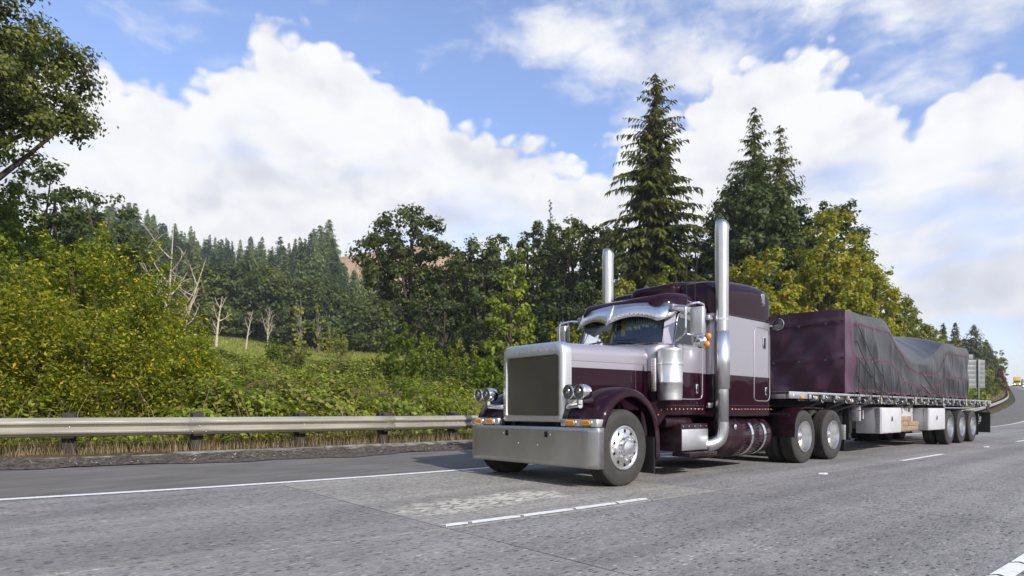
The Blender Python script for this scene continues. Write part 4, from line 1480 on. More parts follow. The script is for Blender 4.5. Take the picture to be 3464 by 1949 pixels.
    MB().tube([(4.34, s * 0.98, 2.48), (4.50, s * 1.10, 2.48)], 0.014, 6).build('lamp_arm', m_chrome, wl)
    # rivet lines on cab and sleeper
    mb = MB()
    for k in range(30):
        mb.dome((2.52 + 1.78 * k / 29, s * 1.07, 2.535), 0.006, (0, s, 0), 5, 0.7)
        mb.dome((2.52 + 1.78 * k / 29, s * 1.07, 1.06), 0.005, (0, s, 0), 5, 0.7)
        mb.dome((2.52 + 1.16 * k / 29, s * 1.07, 1.98), 0.004, (0, s, 0), 5, 0.7)
    for k in range(20):
        mb.dome((1.62 + 0.58 * k / 19, s * 0.983, 1.90), 0.005, (0, s, 0), 5, 0.7)
        mb.dome((1.30 + 0.98 * k / 19, s * 0.984, 1.055), 0.005, (0, s, 0), 5, 0.7)
        mb.dome((2.275, s * 0.984, 1.2 + 0.7 * k / 19), 0.005, (0, s, 0), 5, 0.7)
        mb.dome((3.685, s * 1.07, 1.2 + 1.15 * k / 19), 0.004, (0, s, 0), 5, 0.7)
    tag(mb.build('rivets', m_silver, TR), kind='stuff')
# hoses between tractor and trailer
for k, y in enumerate((-0.25, -0.1, 0.12)):
    MB().tube(smoothpath([(4.34, y, 2.0), (4.6, y, 1.6), (4.9, y * 1.2, 1.35), (5.2, y, 1.6)], 5), 0.014, 6).build('air_hose', (m_black, m_red, m_black)[k], TR)
# ------------------------------------------------------------------ flatbed trailer
m_walu = brushed('bright_trailer_aluminium', (0.74, 0.74, 0.76), 0.38, 0.06, (1, 1, 10), 5.0, 0.12)
m_boxw = simple('white_tool_box', (0.46, 0.455, 0.475), 0.5, var=0.06, vscale=3.0)
m_deckw = simple('deck_timber', (0.20, 0.15, 0.10), 0.85, var=0.4, vscale=6, stretch=(0.3, 4, 1))
m_greyst = simple('grey_steel', (0.16, 0.16, 0.16), 0.5, metal=0.6, var=0.3, vscale=12)
m_wood = simple('sawn_timber', (0.27, 0.195, 0.12), 0.8, var=0.28, vscale=7, bump=0.2, bscale=50, stretch=(0.6, 4, 8))
m_strap = simple('webbing_strap', (0.42, 0.38, 0.30), 0.85, var=0.3, vscale=30)

TL = empty('flatbed_trailer', (12.0, 0, 0))
tag(TL, 'long silver flatbed trailer with three rear axles and white tool boxes', 'trailer')
for s in (-1, 1):
    for x in (14.98, 16.29, 17.60):
        wheel(TL, x, s, 'trailer', 1.275)
DX0, DX1, DY, DZ = 4.62, 20.07, 1.275, 1.325
MB().box(DX0, DX1, -DY + 0.02, DY - 0.02, 1.275, 1.318).build('deck', m_deckw, TL)
mb = MB()
for s in (-1, 1):      # main beams, deeper behind the gooseneck
    mb.box(DX0 + 0.3, 8.2, s * 0.48 - 0.06, s * 0.48 + 0.06, 1.10, 1.28)
    mb.box(8.2, 19.6, s * 0.48 - 0.06, s * 0.48 + 0.06, 0.86, 1.28)
for k in range(24):
    mb.box(5.0 + 0.62 * k, 5.05 + 0.62 * k, -1.2, 1.2, 1.19, 1.272)
for x in (14.98, 16.29, 17.60):
    mb.box(x - 0.08, x + 0.08, -1.0, 1.0, 0.42, 0.57)
mb.box(14.2, 18.3, -0.62, -0.36, 0.66, 0.86).box(14.2, 18.3, 0.36, 0.62, 0.66, 0.86)
mb.box(5.4, 6.9, -0.6, 0.6, 1.085, 1.12)
mb.build('main_beams', m_frame, TL)
for s in (-1, 1):
    ya = lambda a, b_: (min(s * a, s * b_), max(s * a, s * b_))
    # side rail: smooth front plate, then a thin top flange over an open channel with stake pockets
    rail_ = MB().rbox(DX0, 5.36, *ya(1.20, DY), 1.195, 1.322, 0.008).build('side_plate', m_walu, TL)
    MB().rbox(DX0, DX0 + 0.06, *ya(0.0, 1.20), 1.19, 1.320, 0.008).build('headboard_rail', m_walu, rail_)
    MB().tube([(4.75, s * 1.279, 1.235), (4.75, s * 1.279, 1.29)], 0.014, 6).build('tie_ring', m_chrome, rail_)
    lm = MB().loft([[(x, s * y, z) for x, z in ((5.12 + 0.075 * math.cos(a), 1.235 + 0.026 * math.sin(a)) for a in [2 * math.pi * k / 16 for k in range(16)])] for y in (1.272, 1.287)]).build('side_marker', m_amber, rail_)
    fl = MB().rbox(5.362, DX1, *ya(1.20, DY + 0.004), 1.278, 1.323, 0.006).build('rub_rail', m_walu, TL)
    MB().rbox(5.362, DX1, *ya(1.06, 1.10), 1.16, 1.277, 0.006).build('rail_web', m_greyst, fl)
    k = 0
    x = 5.45
    rp = random.Random(3 + s)
    while x < DX1 - 0.2:
        MB().rbox(x, x + 0.10, *ya(1.17, DY - 0.004), 1.195, 1.279, 0.005).build('stake_pocket', m_walu, fl)
        x += 0.62
    # winches under the rail: drum between two cheeks, alternate straps
    x = 5.78
    k = 0
    while x < DX1 - 0.3:
        wz = 1.225 if x < 7.2 else 1.185
        wn = MB().rbox(x - 0.085, x - 0.070, *ya(1.13, 1.27), wz - 0.06, wz + 0.055, 0.004).rbox(x + 0.070, x + 0.085, *ya(1.13, 1.27), wz - 0.06, wz + 0.055, 0.004).build('winch', m_greyst, TL)
        MB().lathe([(0.0005, -0.10), (0.046, -0.10), (0.046, 0.10), (0.0005, 0.10)], (x, s * 1.21, wz), 'x', 14).build('winch_drum', m_strap if k % 3 == 0 else m_greyst, wn)
        MB().lathe([(0.054, -0.118), (0.058, -0.112), (0.058, -0.10), (0.03, -0.098)], (x, s * 1.21, wz), 'x', 14).build('winch_cap', m_alu, wn)
        if k % 3 == 2 and x > 7:
            MB().box(x - 0.045, x + 0.045, *ya(1.284, 1.290), wz - 0.05, 1.335).build('strap', m_strap, wn)
        if s < 0:
            MB().tube(smoothpath([(x + 0.27, s * 1.24, 1.19), (x + 0.27, s * 1.25, 1.15), (x + 0.30, s * 1.26, 1.135), (x + 0.34, s * 1.25, 1.16)], 3), 0.010, 6).build('hook', m_chrome, wn)
            if k % 2 == 0:
                MB().dome((x + 0.34, s * 1.19, 1.235), 0.028, (0, s, 0), 8, 0.6).build('marker_lamp', m_red if k % 4 else m_amber, wn)
        x += 0.60 if x < 7 else 0.83
        k += 1
    # white tool boxes with hinge strip and latch
    for (bx0, bx1, dep) in ((9.30, 10.72, 0.52), (12.94, 14.50, 0.52)):
        tb = MB().rbox(bx0, bx1, *ya(1.25 - dep, 1.25), 0.455, 1.05, 0.012).build('tool_box', m_boxw, TL)
        MB().rbox(bx0 + 0.03, bx1 - 0.03, *ya(1.245, 1.262), 0.475, 1.032, 0.008).build('box_door', m_boxw, tb)
        MB().rbox(bx0 + 0.66, bx0 + 0.76, *ya(1.26, 1.275), 0.73, 0.85, 0.012).build('latch', m_chrome, tb)
        MB().rbox(bx0 + 0.69, bx0 + 0.73, *ya(1.273, 1.279), 0.745, 0.835, 0.008).build('latch_recess', m_black, tb)
        MB().box(bx0 - 0.014, bx0, *ya(1.15, 1.235), 0.46, 1.045).build('hinge_strip', m_alu, tb)
        mb = MB()
        for q in range(7):
            mb.dome((bx0 - 0.014, s * 1.20, 0.50 + 0.085 * q), 0.010, (-1, 0, 0), 6, 0.5)
        tag(mb.build('rivets', m_greyst, tb), kind='stuff')
    # diagonal braces under the deck edge
    for x in (6.35, 7.5, 8.35, 9.0, 11.3, 12.2):
        MB().tube([(x, s * 1.20, 1.19), (x - 0.12, s * 0.55, 0.93)], 0.032, 6).build('brace', m_greyst, TL)
    # landing leg with sand shoe and crank
    lg = MB().rbox(8.35, 8.50, *ya(0.78, 0.93), 0.48, 1.15, 0.01).rbox(8.37, 8.48, *ya(0.80, 0.91), 0.36, 0.50, 0.008).rbox(8.30, 8.55, *ya(0.74, 0.97), 0.335, 0.36, 0.006).build('landing_leg', m_black, TL)
    MB().rbox(8.46, 8.52, *ya(0.93, 1.10), 0.75, 1.10, 0.006).build('crank_plate', m_boxw, lg)
    MB().tube([(8.42, s * 0.93, 0.98), (8.42, s * 1.18, 0.98), (8.42, s * 1.18, 0.80)], 0.014, 6).build('crank', m_chrome, lg)
    # low white rail above the axles
    MB().rbox(14.55, 19.25, *ya(1.19, 1.262), 1.045, 1.075, 0.008).build('axle_rail', m_walu, TL)
    MB().add([(14.25, s * 1.24, 1.16), (14.60, s * 1.24, 1.045), (14.60, s * 1.24, 1.075), (14.42, s * 1.24, 1.17)], [(0, 1, 2, 3)]).build('rail_ramp', m_walu, TL, smooth=False, thick=0.01, off=0)
    # rear: flaps, lamp box
    MB().box(18.42, 18.435, *ya(0.62, 1.24), 0.20, 0.95).build('mud_flap', m_black, TL)
    MB().box(19.95, 19.965, *ya(0.62, 1.27), 0.24, 0.93).build('mud_flap', m_black, TL)
    MB().add([(19.45, s * 1.23, 1.19), (20.05, s * 1.23, 1.19), (19.97, s * 1.23, 0.93), (19.80, s * 1.23, 0.93)], [(0, 1, 2, 3)]).build('rear_gusset', m_frame, TL, smooth=False, thick=0.02, off=0)
    # fourth axle hub without tyre hanging behind
    hb = MB()
    hb.lathe([(0.285, 0.0), (0.290, -0.02), (0.275, -0.03), (0.25, 0.0), (0.20, -0.03), (0.16, -0.05), (0.15, -0.05)], (18.95, s * 1.0, 0.70), 'y', 30, sgn=-s)
    hb.lathe([(0.15, -0.05), (0.145, -0.13), (0.10, -0.14), (0.09, -0.20), (0.0005, -0.21)], (18.95, s * 1.0, 0.70), 'y', 24, sgn=-s)
    hub = hb.build('lift_axle_hub', m_chrome, TL, sharp=40)
    for q in range(10):
        a = 2 * math.pi * q / 10
        MB().lathe([(0.02, 0), (0.018, -0.09), (0.0005, -0.10)], (18.95 + 0.15 * math.cos(a), s * 1.05, 0.70 + 0.15 * math.sin(a)), 'y', 8, sgn=-s).build('lug_nut', m_chrome, hub)
MB().rbox(19.98, 20.07, -1.27, 1.27, 1.17, 1.276, 0.01).build('rear_bar', m_walu, TL)
MB().tube([(7.5, -0.75, 1.15), (7.5, -0.76, 0.62), (7.4, -0.76, 0.50), (7.25, -0.74, 0.52)], 0.03, 8).build('rack_tube', m_purple, TL)
MB().rbox(12.0, 12.92, -0.90, -0.62, 0.50, 1.12, 0.02).build('spare_rack', m_boxw, TL)

# timber dunnage on the belly rack: every baulk a thing
rk = random.Random(9)
for row_, (nb, x0) in enumerate(((2, 10.82), (2, 10.86), (1, 10.90))):
    for k in range(nb):
        L = 0.86 if nb == 2 else 1.1
        xa = x0 + (L + 0.02) * k + rk.uniform(-0.01, 0.01)
        for q in range(3):
            y0 = -1.12 + 0.20 * q
            bm_ = MB().rbox(xa, xa + L, y0, y0 + 0.19, 0.475 + 0.122 * row_, 0.475 + 0.122 * row_ + 0.115, 0.006).build('timber_baulk', m_wood)
            tag(bm_, 'square sawn timber baulk, ' + ('bottom', 'middle', 'top')[row_] + ' row, ' + ('outer face', 'second in', 'innermost')[q] + ((', front-box end', ', rear-box end')[k] if nb == 2 else ' of the stack'), 'timber', 'timber baulks under the trailer')
MB().box(10.80, 12.65, -1.13, -0.52, 0.452, 0.474).build('timber_tray', m_greyst, TL)

# ------------------------------------------------------------------ tarped loads
def tarp_mat(name, col, col2=None, xs=None):
    m, t, b = mat(name)
    geo = t.new('ShaderNodeNewGeometry').outputs['Position']
    n = t.noise(geo, 1.7, 6.0, 0.6)
    c = t.mix(t.smooth(n, 0.3, 0.7), tuple(x * 0.92 for x in col), tuple(x * 1.08 for x in col))
    t.link(c, b.inputs['Base Color'])
    b.inputs['Roughness'].default_value = 0.36
    b.inputs['Specular IOR Level'].default_value = 0.45
    bp = t.new('ShaderNodeBump')
    bp.inputs['Strength'].default_value = 0.22
    bp.inputs['Distance'].default_value = 0.06
    w = t.noise(t.vmath('MULTIPLY', geo, (1.6, 1.6, 0.7)), 2.4, 4.0, 0.55, 1.2)
    w2 = t.noise(geo, 9.0, 3.0, 0.5, 0.8)
    t.link(t.math('ADD', w, t.math('MULTIPLY', w2, 0.18)), bp.inputs['Height'])
    t.link(bp.outputs[0], b.inputs['Normal'])
    return m


m_tarp_p = tarp_mat('purple_vinyl_tarp', (0.066, 0.029, 0.052))
m_tarp_g = tarp_mat('grey_vinyl_tarp', (0.029, 0.030, 0.034))
m_band = simple('maroon_webbing', (0.10, 0.026, 0.044), 0.6, var=0.2, vscale=20)
m_rope = simple('black_rubber_cord', (0.012, 0.012, 0.012), 0.6)
EDGE = [(7.17, 3.055), (8.4, 3.07), (9.55, 3.09), (9.78, 3.06), (10.25, 2.77), (10.8, 2.52), (11.35, 2.34), (12.0, 2.30), (12.7, 2.33), (13.3, 2.46), (13.9, 2.66), (14.3, 2.83), (14.52, 2.905), (15.0, 2.92), (17.12, 2.925)]
RIDGE = [(7.17, 0.03), (9.5, 0.05), (10.2, 0.15), (11.0, 0.50), (12.0, 0.82), (13.0, 0.78), (14.0, 0.46), (14.55, 0.28), (15.0, 0.22), (17.2, 0.20)]


def edge_z(x):
    return float(interp(x, EDGE))


_tr = np.random.RandomState(11)
FOLDS = [(_tr.uniform(7.2, 17.2), _tr.uniform(-0.5, 0.5), _tr.uniform(0.035, 0.11), _tr.uniform(-0.018, 0.026)) for _ in range(54)]


def side_out(x, z, top):
    """how far the hanging side stands off the straight wall: folds and sag"""
    h = (top - z)
    o = 0.0
    for fx, sl, w, a in FOLDS:
        d = (x - fx - sl * h) / w
        if abs(d) < 3:
            o += a * math.exp(-d * d) * min(1, h * 1.6)
    o += 0.016 * math.sin(z * 7 + x * 2.1) * math.sin(x * 1.3 + 0.5)
    low = max(0, 1.75 - z)
    o += 0.03 * low * math.sin(x * 9.0) * math.sin(x * 2.3 + z * 6)
    return o


def tarp_side(xa, xb, n, y_w=1.262):
    rows = []
    for x in np.linspace(xa, xb, n):
        x = float(x)
        top = edge_z(x)
        zb = 1.345 + 0.02 * math.sin(x * 5.1) + 0.012 * math.sin(x * 13)
        row = []
        for j in range(25):
            f = j / 24
            z = top - (top - zb) * f
            o = side_out(x, z, top)
            k = 0.05 * max(0, 1 - f * 8)          # softened shoulder
            row.append((x, -(y_w + o - k), z - (0.02 * (1 - min(1, f * 8))) * 0))
        rows.append(row)
    return rows


def tarp_top(xa, xb, n):
    rows = []
    for x in np.linspace(xa, xb, n):
        x = float(x)
        e, rg = edge_z(x), float(interp(x, RIDGE))
        row = []
        for j in range(17):
            y = -1.212 + 2.424 * j / 16
            a = abs(y) / 1.212
            z = e + rg * (1 - a ** 1.5) + 0.012 * math.sin(y * 6 + x * 3) * (1 - a)
            row.append((x, y, z))
        rows.append(row)
    return rows


FT = empty('load_tarp', (9.6, 0, 1.33))
tag(FT, 'tarp with purple front and grey side laced over the tall front load', 'tarp')
RT_ = empty('load_tarp', (14.6, 0, 1.33))
tag(RT_, 'all-grey tarp sagging over the lower load above the rear axles', 'tarp')


def far_side(rows):
    return [[(x, -y, z) for x, y, z in r_] for r_ in rows]


# front tarp: purple end, purple corner strip, grey side
rows = []
for i in range(33):
    y = -1.262 + 2.524 * i / 32
    row = []
    for j in range(29):
        f = j / 28
        z = 3.06 + 0.03 * (1 - (y / 1.26) ** 2) - (3.06 - 1.345) * f
        o = 0.03 * math.sin(y * 3.1 + z * 2.0) + 0.026 * math.sin(y * 7 - z * 5 + 1.0) * f + 0.03 * math.sin(4 * (y - z)) * f * f + 0.012 * math.sin(11 * y + 7 * z + 2 * math.sin(3 * z))
        o *= 1.25 * min(1, 6 * (1.262 - abs(y))) * min(1, f * 5)
        o += 0.022 * math.exp(-((z - 2.82) / 0.03) ** 2) + 0.02 * math.exp(-((z - 2.06) / 0.03) ** 2)
        row.append((7.17 - o, y, z))
    rows.append(row)
MB().grid(rows).build('front_panel', m_tarp_p, FT, sharp=70)
for far in (False, True):
    fs = far_side if far else (lambda q: q)
    a = fs(tarp_side(7.17, 7.66, 12))
    MB().grid(a).build('corner_panel', m_tarp_p, FT, sharp=70)
    MB().grid(fs(tarp_side(7.66, 12.12, 110))).build('side_panel', m_tarp_g, FT, sharp=70)
    b_ = fs(tarp_side(12.06, 17.14, 120, 1.248))
    MB().grid(b_).build('side_panel', m_tarp_g, RT_, sharp=70)
MB().grid(tarp_top(7.17, 7.66, 4)).build('top_edge_panel', m_tarp_p, FT, sharp=70)
MB().grid(tarp_top(7.66, 12.12, 40)).build('top_panel', m_tarp_g, FT, sharp=70)
MB().grid(tarp_top(12.121, 17.14, 44)).build('top_panel', m_tarp_g, RT_, sharp=70)
rows = []
for i in range(17):
    y = -1.212 + 2.424 * i / 16
    zt = edge_z(17.1) + 0.20 * (1 - (abs(y) / 1.212) ** 1.5)
    rows.append([(17.14 + 0.02 * math.sin(y * 5 + z_ * 3), y, zt - (zt - 1.345) * z_) for z_ in [k / 12 for k in range(13)]])
MB().grid(rows).build('rear_panel', m_tarp_g, RT_, sharp=70)
# webbing bands with D-rings: upper, middle, hem
U = [(7.66, 2.815), (9.0, 2.80), (9.80, 2.79), (10.25, 2.50), (11.2, 2.08), (12.12, 1.92), (13.3, 1.93), (14.0, 2.10), (14.7, 2.62), (17.12, 2.64)]
M_ = [(7.66, 2.10), (9.0, 2.10), (9.75, 2.12), (10.4, 1.93), (11.0, 1.68), (12.12, 1.60), (12.9, 1.575), (13.7, 1.68), (14.6, 1.92), (15.4, 1.97), (17.12, 1.94)]
H_ = [(7.66, 1.43), (9.2, 1.41), (10.6, 1.385), (12.12, 1.40), (13.6, 1.47), (14.6, 1.40), (17.12, 1.385)]
ring_me = MB()
ring_me.tube([(0.015 * math.cos(a), 0, 0.015 * math.sin(a)) for a in [2 * math.pi * k / 8 for k in range(9)]], 0.004, 4)
ring_me = ring_me.mesh('d_ring')
ring_me.materials.append(m_greyst)


def band(tab, xa, xb, owner, w=0.018, y_w=1.262):
    rows = []
    for x in np.arange(xa, xb + 0.01, 0.06):
        x = min(float(x), xb)
        z = float(interp(x, tab))
        o = side_out(x, z, edge_z(x))
        rows.append([(x, -(y_w + o + 0.006), z - w), (x, -(y_w + o + 0.008), z + w)])
    return MB().grid(rows).build('webbing_band', m_band, owner, sharp=70)


RINGS = {}
for nm, tab in (('u', U), ('m', M_), ('h', H_)):
    for xa, xb, ow, yw in ((7.66, 12.11, FT, 1.262), (12.11, 17.12, RT_, 1.25)):
        bd = band(tab, xa, xb, ow, 0.018 if nm != 'h' else 0.022, yw)
        x = xa + 0.06
        while x < xb - 0.02:
            z = float(interp(x, tab))
            o = part('d_ring', ring_me, bd, (x, -(yw + side_out(x, z, edge_z(x)) + 0.016), z - 0.03), local=False)
            RINGS.setdefault((nm, ow), []).append((x, z - 0.045))
            x += 0.52
for z in (2.815, 2.06, 1.40):
    mb = MB()
    for y in (-1.0, -0.45, 0.10, 0.65, 1.05):
        o = part('d_ring', ring_me, FT, (7.13, y + 0.1, z - 0.03), local=False, rot=(0, 0, math.pi / 2), scale=(1.2, 1.2, 1.2))
    MB().grid([[(7.136, -1.25 + 2.5 * k / 30, z - 0.02), (7.134, -1.25 + 2.5 * k / 30, z + 0.02)] for k in range(31)]).build('webbing_band', m_tarp_p, FT)
# rubber cords zigzag from the middle band to the rail hooks
for ow, yw in ((FT, 1.262), (RT_, 1.25)):
    for i, (x, z) in enumerate(RINGS[('m', ow)]):
        for dx in ((-0.20, 0.14) if i % 2 == 0 else (-0.05, 0.22)):
            xe = x + dx
            pts_ = []
            for k in range(9):
                f = k / 8
                xx, zz = x + (xe - x) * f, z + (1.16 - z) * f
                o = side_out(xx, max(zz, 1.36), edge_z(xx)) if zz > 1.36 else 0.03
                pts_.append((xx, -(yw + max(o, 0) + 0.022), zz))
            MB().tube(pts_, 0.0055, 5).build('cord', m_rope, ow)
    # long crossing straps
    lst = [((7.72, 2.78), (10.05, 1.17)), ((7.70, 2.45), (9.3, 1.17)), ((7.68, 2.08), (9.9, 1.17)), ((7.68, 1.70), (8.75, 1.17))] if ow is FT else [((12.14, 1.98), (14.3, 1.17)), ((12.14, 1.66), (13.7, 1.17))]
    for (xa, za), (xb, zb) in lst:
        pts_ = []
        for k in range(15):
            f = k / 14
            xx, zz = xa + (xb - xa) * f, za + (zb - za) * f
            o = side_out(xx, max(zz, 1.36), edge_z(xx)) if zz > 1.36 else 0.03
            pts_.append((xx, -(yw + max(o, 0) + 0.03), zz))
        MB().tube(pts_, 0.0075, 5).build('cord', m_rope, ow)
# ------------------------------------------------------------------ vegetation
m_bark = simple('brown_bark', (0.055, 0.042, 0.030), 0.95, var=0.5, vscale=5, bump=0.6, bscale=20, stretch=(1, 1, 0.25))
m_barkg = simple('grey_bark', (0.15, 0.135, 0.115), 0.95, var=0.4, vscale=5, bump=0.5, bscale=20, stretch=(1, 1, 0.25))
m_deadw = simple('bleached_dead_wood', (0.44, 0.37, 0.29), 0.9, var=0.3, vscale=4)
m_stem = simple('thin_brown_stem', (0.10, 0.065, 0.04), 0.9, var=0.3, vscale=8)
L_oak = leafmat('oak_leaves', [(0.0, (0.028, 0.043, 0.008)), (0.35, (0.067, 0.089, 0.014)), (0.7, (0.111, 0.139, 0.021)), (1.0, (0.183, 0.206, 0.038))], 0.42, 0.25)
L_dark = leafmat('dark_broad_leaves', [(0.0, (0.024, 0.041, 0.011)), (0.5, (0.052, 0.078, 0.015)), (1.0, (0.115, 0.149, 0.026))], 0.40, 0.22)
L_maple = leafmat('turning_maple_leaves', [(0.0, (0.084, 0.122, 0.008)), (0.4, (0.188, 0.226, 0.013)), (0.78, (0.309, 0.313, 0.018)), (0.94, (0.363, 0.288, 0.016)), (1.0, (0.363, 0.184, 0.013))], 0.46, 0.22)
L_light = leafmat('light_green_leaves', [(0.0, (0.067, 0.109, 0.010)), (0.5, (0.165, 0.227, 0.018)), (1.0, (0.300, 0.348, 0.029))], 0.48, 0.2)
L_alder = leafmat('olive_alder_leaves', [(0.0, (0.083, 0.106, 0.014)), (0.5, (0.187, 0.215, 0.031)), (1.0, (0.314, 0.309, 0.052))], 0.45, 0.2)
L_fir = leafmat('fir_needles', [(0.0, (0.033, 0.045, 0.012)), (0.5, (0.086, 0.099, 0.019)), (1.0, (0.185, 0.187, 0.035))], 0.32, 0.25, 0.2)
L_hill = leafmat('hillside_fir_needles', [(0.0, (0.044, 0.075, 0.028)), (0.5, (0.101, 0.147, 0.047)), (1.0, (0.201, 0.240, 0.074))], 0.30, 0.5, 0.2)
L_red = leafmat('dead_fir_needles', [(0.0, (0.07, 0.026, 0.014)), (0.5, (0.15, 0.055, 0.028)), (1.0, (0.24, 0.10, 0.05))], 0.15, 0.1, 0.2)
L_bush = leafmat('willow_leaves', [(0.0, (0.054, 0.086, 0.006)), (0.45, (0.137, 0.191, 0.011)), (0.82, (0.256, 0.290, 0.014)), (0.93, (0.404, 0.383, 0.018)), (0.965, (0.737, 0.580, 0.024)), (1.0, (0.784, 0.602, 0.024))], 0.5, 0.15)
L_yel = leafmat('yellowing_leaves', [(0.0, (0.050, 0.066, 0.007)), (0.45, (0.140, 0.182, 0.011)), (0.80, (0.270, 0.295, 0.016)), (0.89, (0.46, 0.42, 0.024)), (1.0, (0.60, 0.46, 0.03))], 0.5, 0.15)
L_bram = leafmat('bramble_leaves', [(0.0, (0.055, 0.083, 0.009)), (0.35, (0.155, 0.209, 0.016)), (0.80, (0.300, 0.363, 0.027)), (0.94, (0.400, 0.396, 0.036)), (0.97, (0.260, 0.132, 0.036)), (1.0, (0.420, 0.363, 0.144))], 0.45, 0.0)
L_dry = leafmat('dry_grass', [(0.0, (0.12, 0.085, 0.042)), (0.5, (0.27, 0.20, 0.11)), (1.0, (0.42, 0.33, 0.19))], 0.3, 0.0)
L_grass = leafmat('meadow_grass', [(0.0, (0.10, 0.13, 0.018)), (0.5, (0.20, 0.23, 0.035)), (1.0, (0.33, 0.32, 0.08))], 0.4, 0.0)


def limbs_mesh(segs, n=5):
    """segs: list of (points, radii)"""
    mb = MB()
    for pts_, rs in segs:
        mb.tube(pts_, rs, n, cap=False)
    return mb


def blob_points(rnd, centres, radii, per, flat=0.75):
    P, N = [], []
    for c, r_ in zip(centres, radii):
        n = max(8, int(per * r_ * r_))
        q = rnd.normal(size=(n, 3))
        q /= np.linalg.norm(q, axis=1)[:, None] + 1e-9
        N.append(q.copy())
        q *= (rnd.uniform(0.15, 1.0, size=(n, 1)) ** 0.5) * r_ * (1 + 0.22 * rnd.normal(size=(n, 1)))
        q[:, 2] *= flat
        P.append(q + np.asarray(c))
    return np.concatenate(P), np.concatenate(N)


def broad_tree(name, label, cat, x, y, H, W, leaf, lm, bark, seed, lobes=None, per=46, base=0.16, group=None, trunk=True, clus=120, csize=(0.055, 0.10), ww=None, zoff=0.0):
    """broadleaf tree: trunk, limbs running out to leaf clumps that fill a lumpy crown. H height, W crown width"""
    leaf = leaf * 0.62
    rnd = np.random.RandomState(seed)
    ra = random.Random(seed)
    root = empty(name, (x, y, gz(x, y) - 0.15 + zoff))
    tag(root, label, cat, group)
    hw = W / 2
    if lobes is None:
        lobes = [(0, 0, 0.62, 0.78, 0.36)]
        for k in range(5):
            a = 2 * math.pi * k / 5 + ra.uniform(0, 1)
            lobes.append((0.55 * math.cos(a), 0.55 * math.sin(a), ra.uniform(0.42, 0.70), 0.48, 0.24))
        lobes.append((ra.uniform(-.2, .2), ra.uniform(-.2, .2), 0.84, 0.42, 0.16))
    if base < 0.1:
        lobes = list(lobes) + [(0.1, -0.2, 0.24, 0.80, 0.20), (-0.35, -0.3, 0.20, 0.55, 0.16), (0.4, -0.3, 0.18, 0.55, 0.15)]
    centres, radii = [], []
    vol = [l[3] ** 2 * l[4] for l in lobes]
    tot = sum(vol)
    for (lx, ly, lz, lr, lh), v in zip(lobes, vol):
        n = max(5, int(clus * v / tot))
        q = rnd.normal(size=(n, 3))
        q /= np.linalg.norm(q, axis=1)[:, None]
        q *= rnd.uniform(0.45, 1.0, size=(n, 1)) ** 0.45
        c = np.stack([(lx + q[:, 0] * lr) * hw, (ly + q[:, 1] * lr) * hw * (ww or 1), (lz + q[:, 2] * lh) * H], 1)
        centres.append(c)
        radii.append(rnd.uniform(csize[0], csize[1], n) * W * 1.15)
    centres = np.concatenate(centres)
    radii = np.concatenate(radii)
    keep = centres[:, 2] > base * H * 0.8
    centres, radii = centres[keep], radii[keep]
    top = centres[:, 2] + radii * 0.7
    centres[:, 2] -= np.clip(top - H, 0, None)
    P, N = blob_points(rnd, centres, radii, per / 44.0 * 3.3 / (leaf * leaf))
    out = (P - np.array([0, 0, 0.5 * H])) / np.array([hw, hw, 0.5 * H])
    N = N * 0.8 + out * 0.5 + np.array([0, 0, 0.25]) + rnd.normal(size=N.shape) * 0.45
    N /= np.linalg.norm(N, axis=1)[:, None] + 1e-9
    V, Fq = cards(P, leaf, leaf * 0.66, rnd, 0.0, 1, facing=N)
    link_mesh('crown', np_mesh('crown', V, Fq), lm, root, local=True)
    if trunk:
        tr_ = H * 0.021 + 0.06
        segs = []
        fork = H * ra.uniform(0.24, 0.34)
        lean = (ra.uniform(-.04, .04) * H, ra.uniform(-.04, .04) * H)
        tpts = [(0, 0, -0.3), (lean[0] * 0.3, lean[1] * 0.3, fork * 0.5), (lean[0], lean[1], fork), (lean[0] * 1.2, lean[1] * 1.2, H * 0.62), (lean[0] * 1.2, lean[1] * 1.2, H * 0.85)]
        segs.append((smoothpath(tpts, 3), [tr_ * (1.25 - 1.1 * k / 12) for k in range(13)]))
        order = rnd.permutation(len(centres))[:26]
        for i in order:
            c = Vector(centres[i])
            f = ra.uniform(0.0, 1.0)
            z0_ = fork * 0.85 + (c.z - fork) * 0.35 * f
            z0_ = max(fork * 0.7, min(z0_, H * 0.6))
            p0 = Vector((lean[0], lean[1], z0_))
            mid = p0.lerp(c, 0.5) + Vector((ra.uniform(-.06, .06) * W, ra.uniform(-.06, .06) * W, 0.03 * H))
            segs.append((smoothpath([p0, mid, c], 3), [tr_ * q for q in (0.42, 0.36, 0.30, 0.24, 0.18, 0.13, 0.08)]))
        limbs_mesh(segs, 6).build('trunk', bark, root, local=True)
    return root


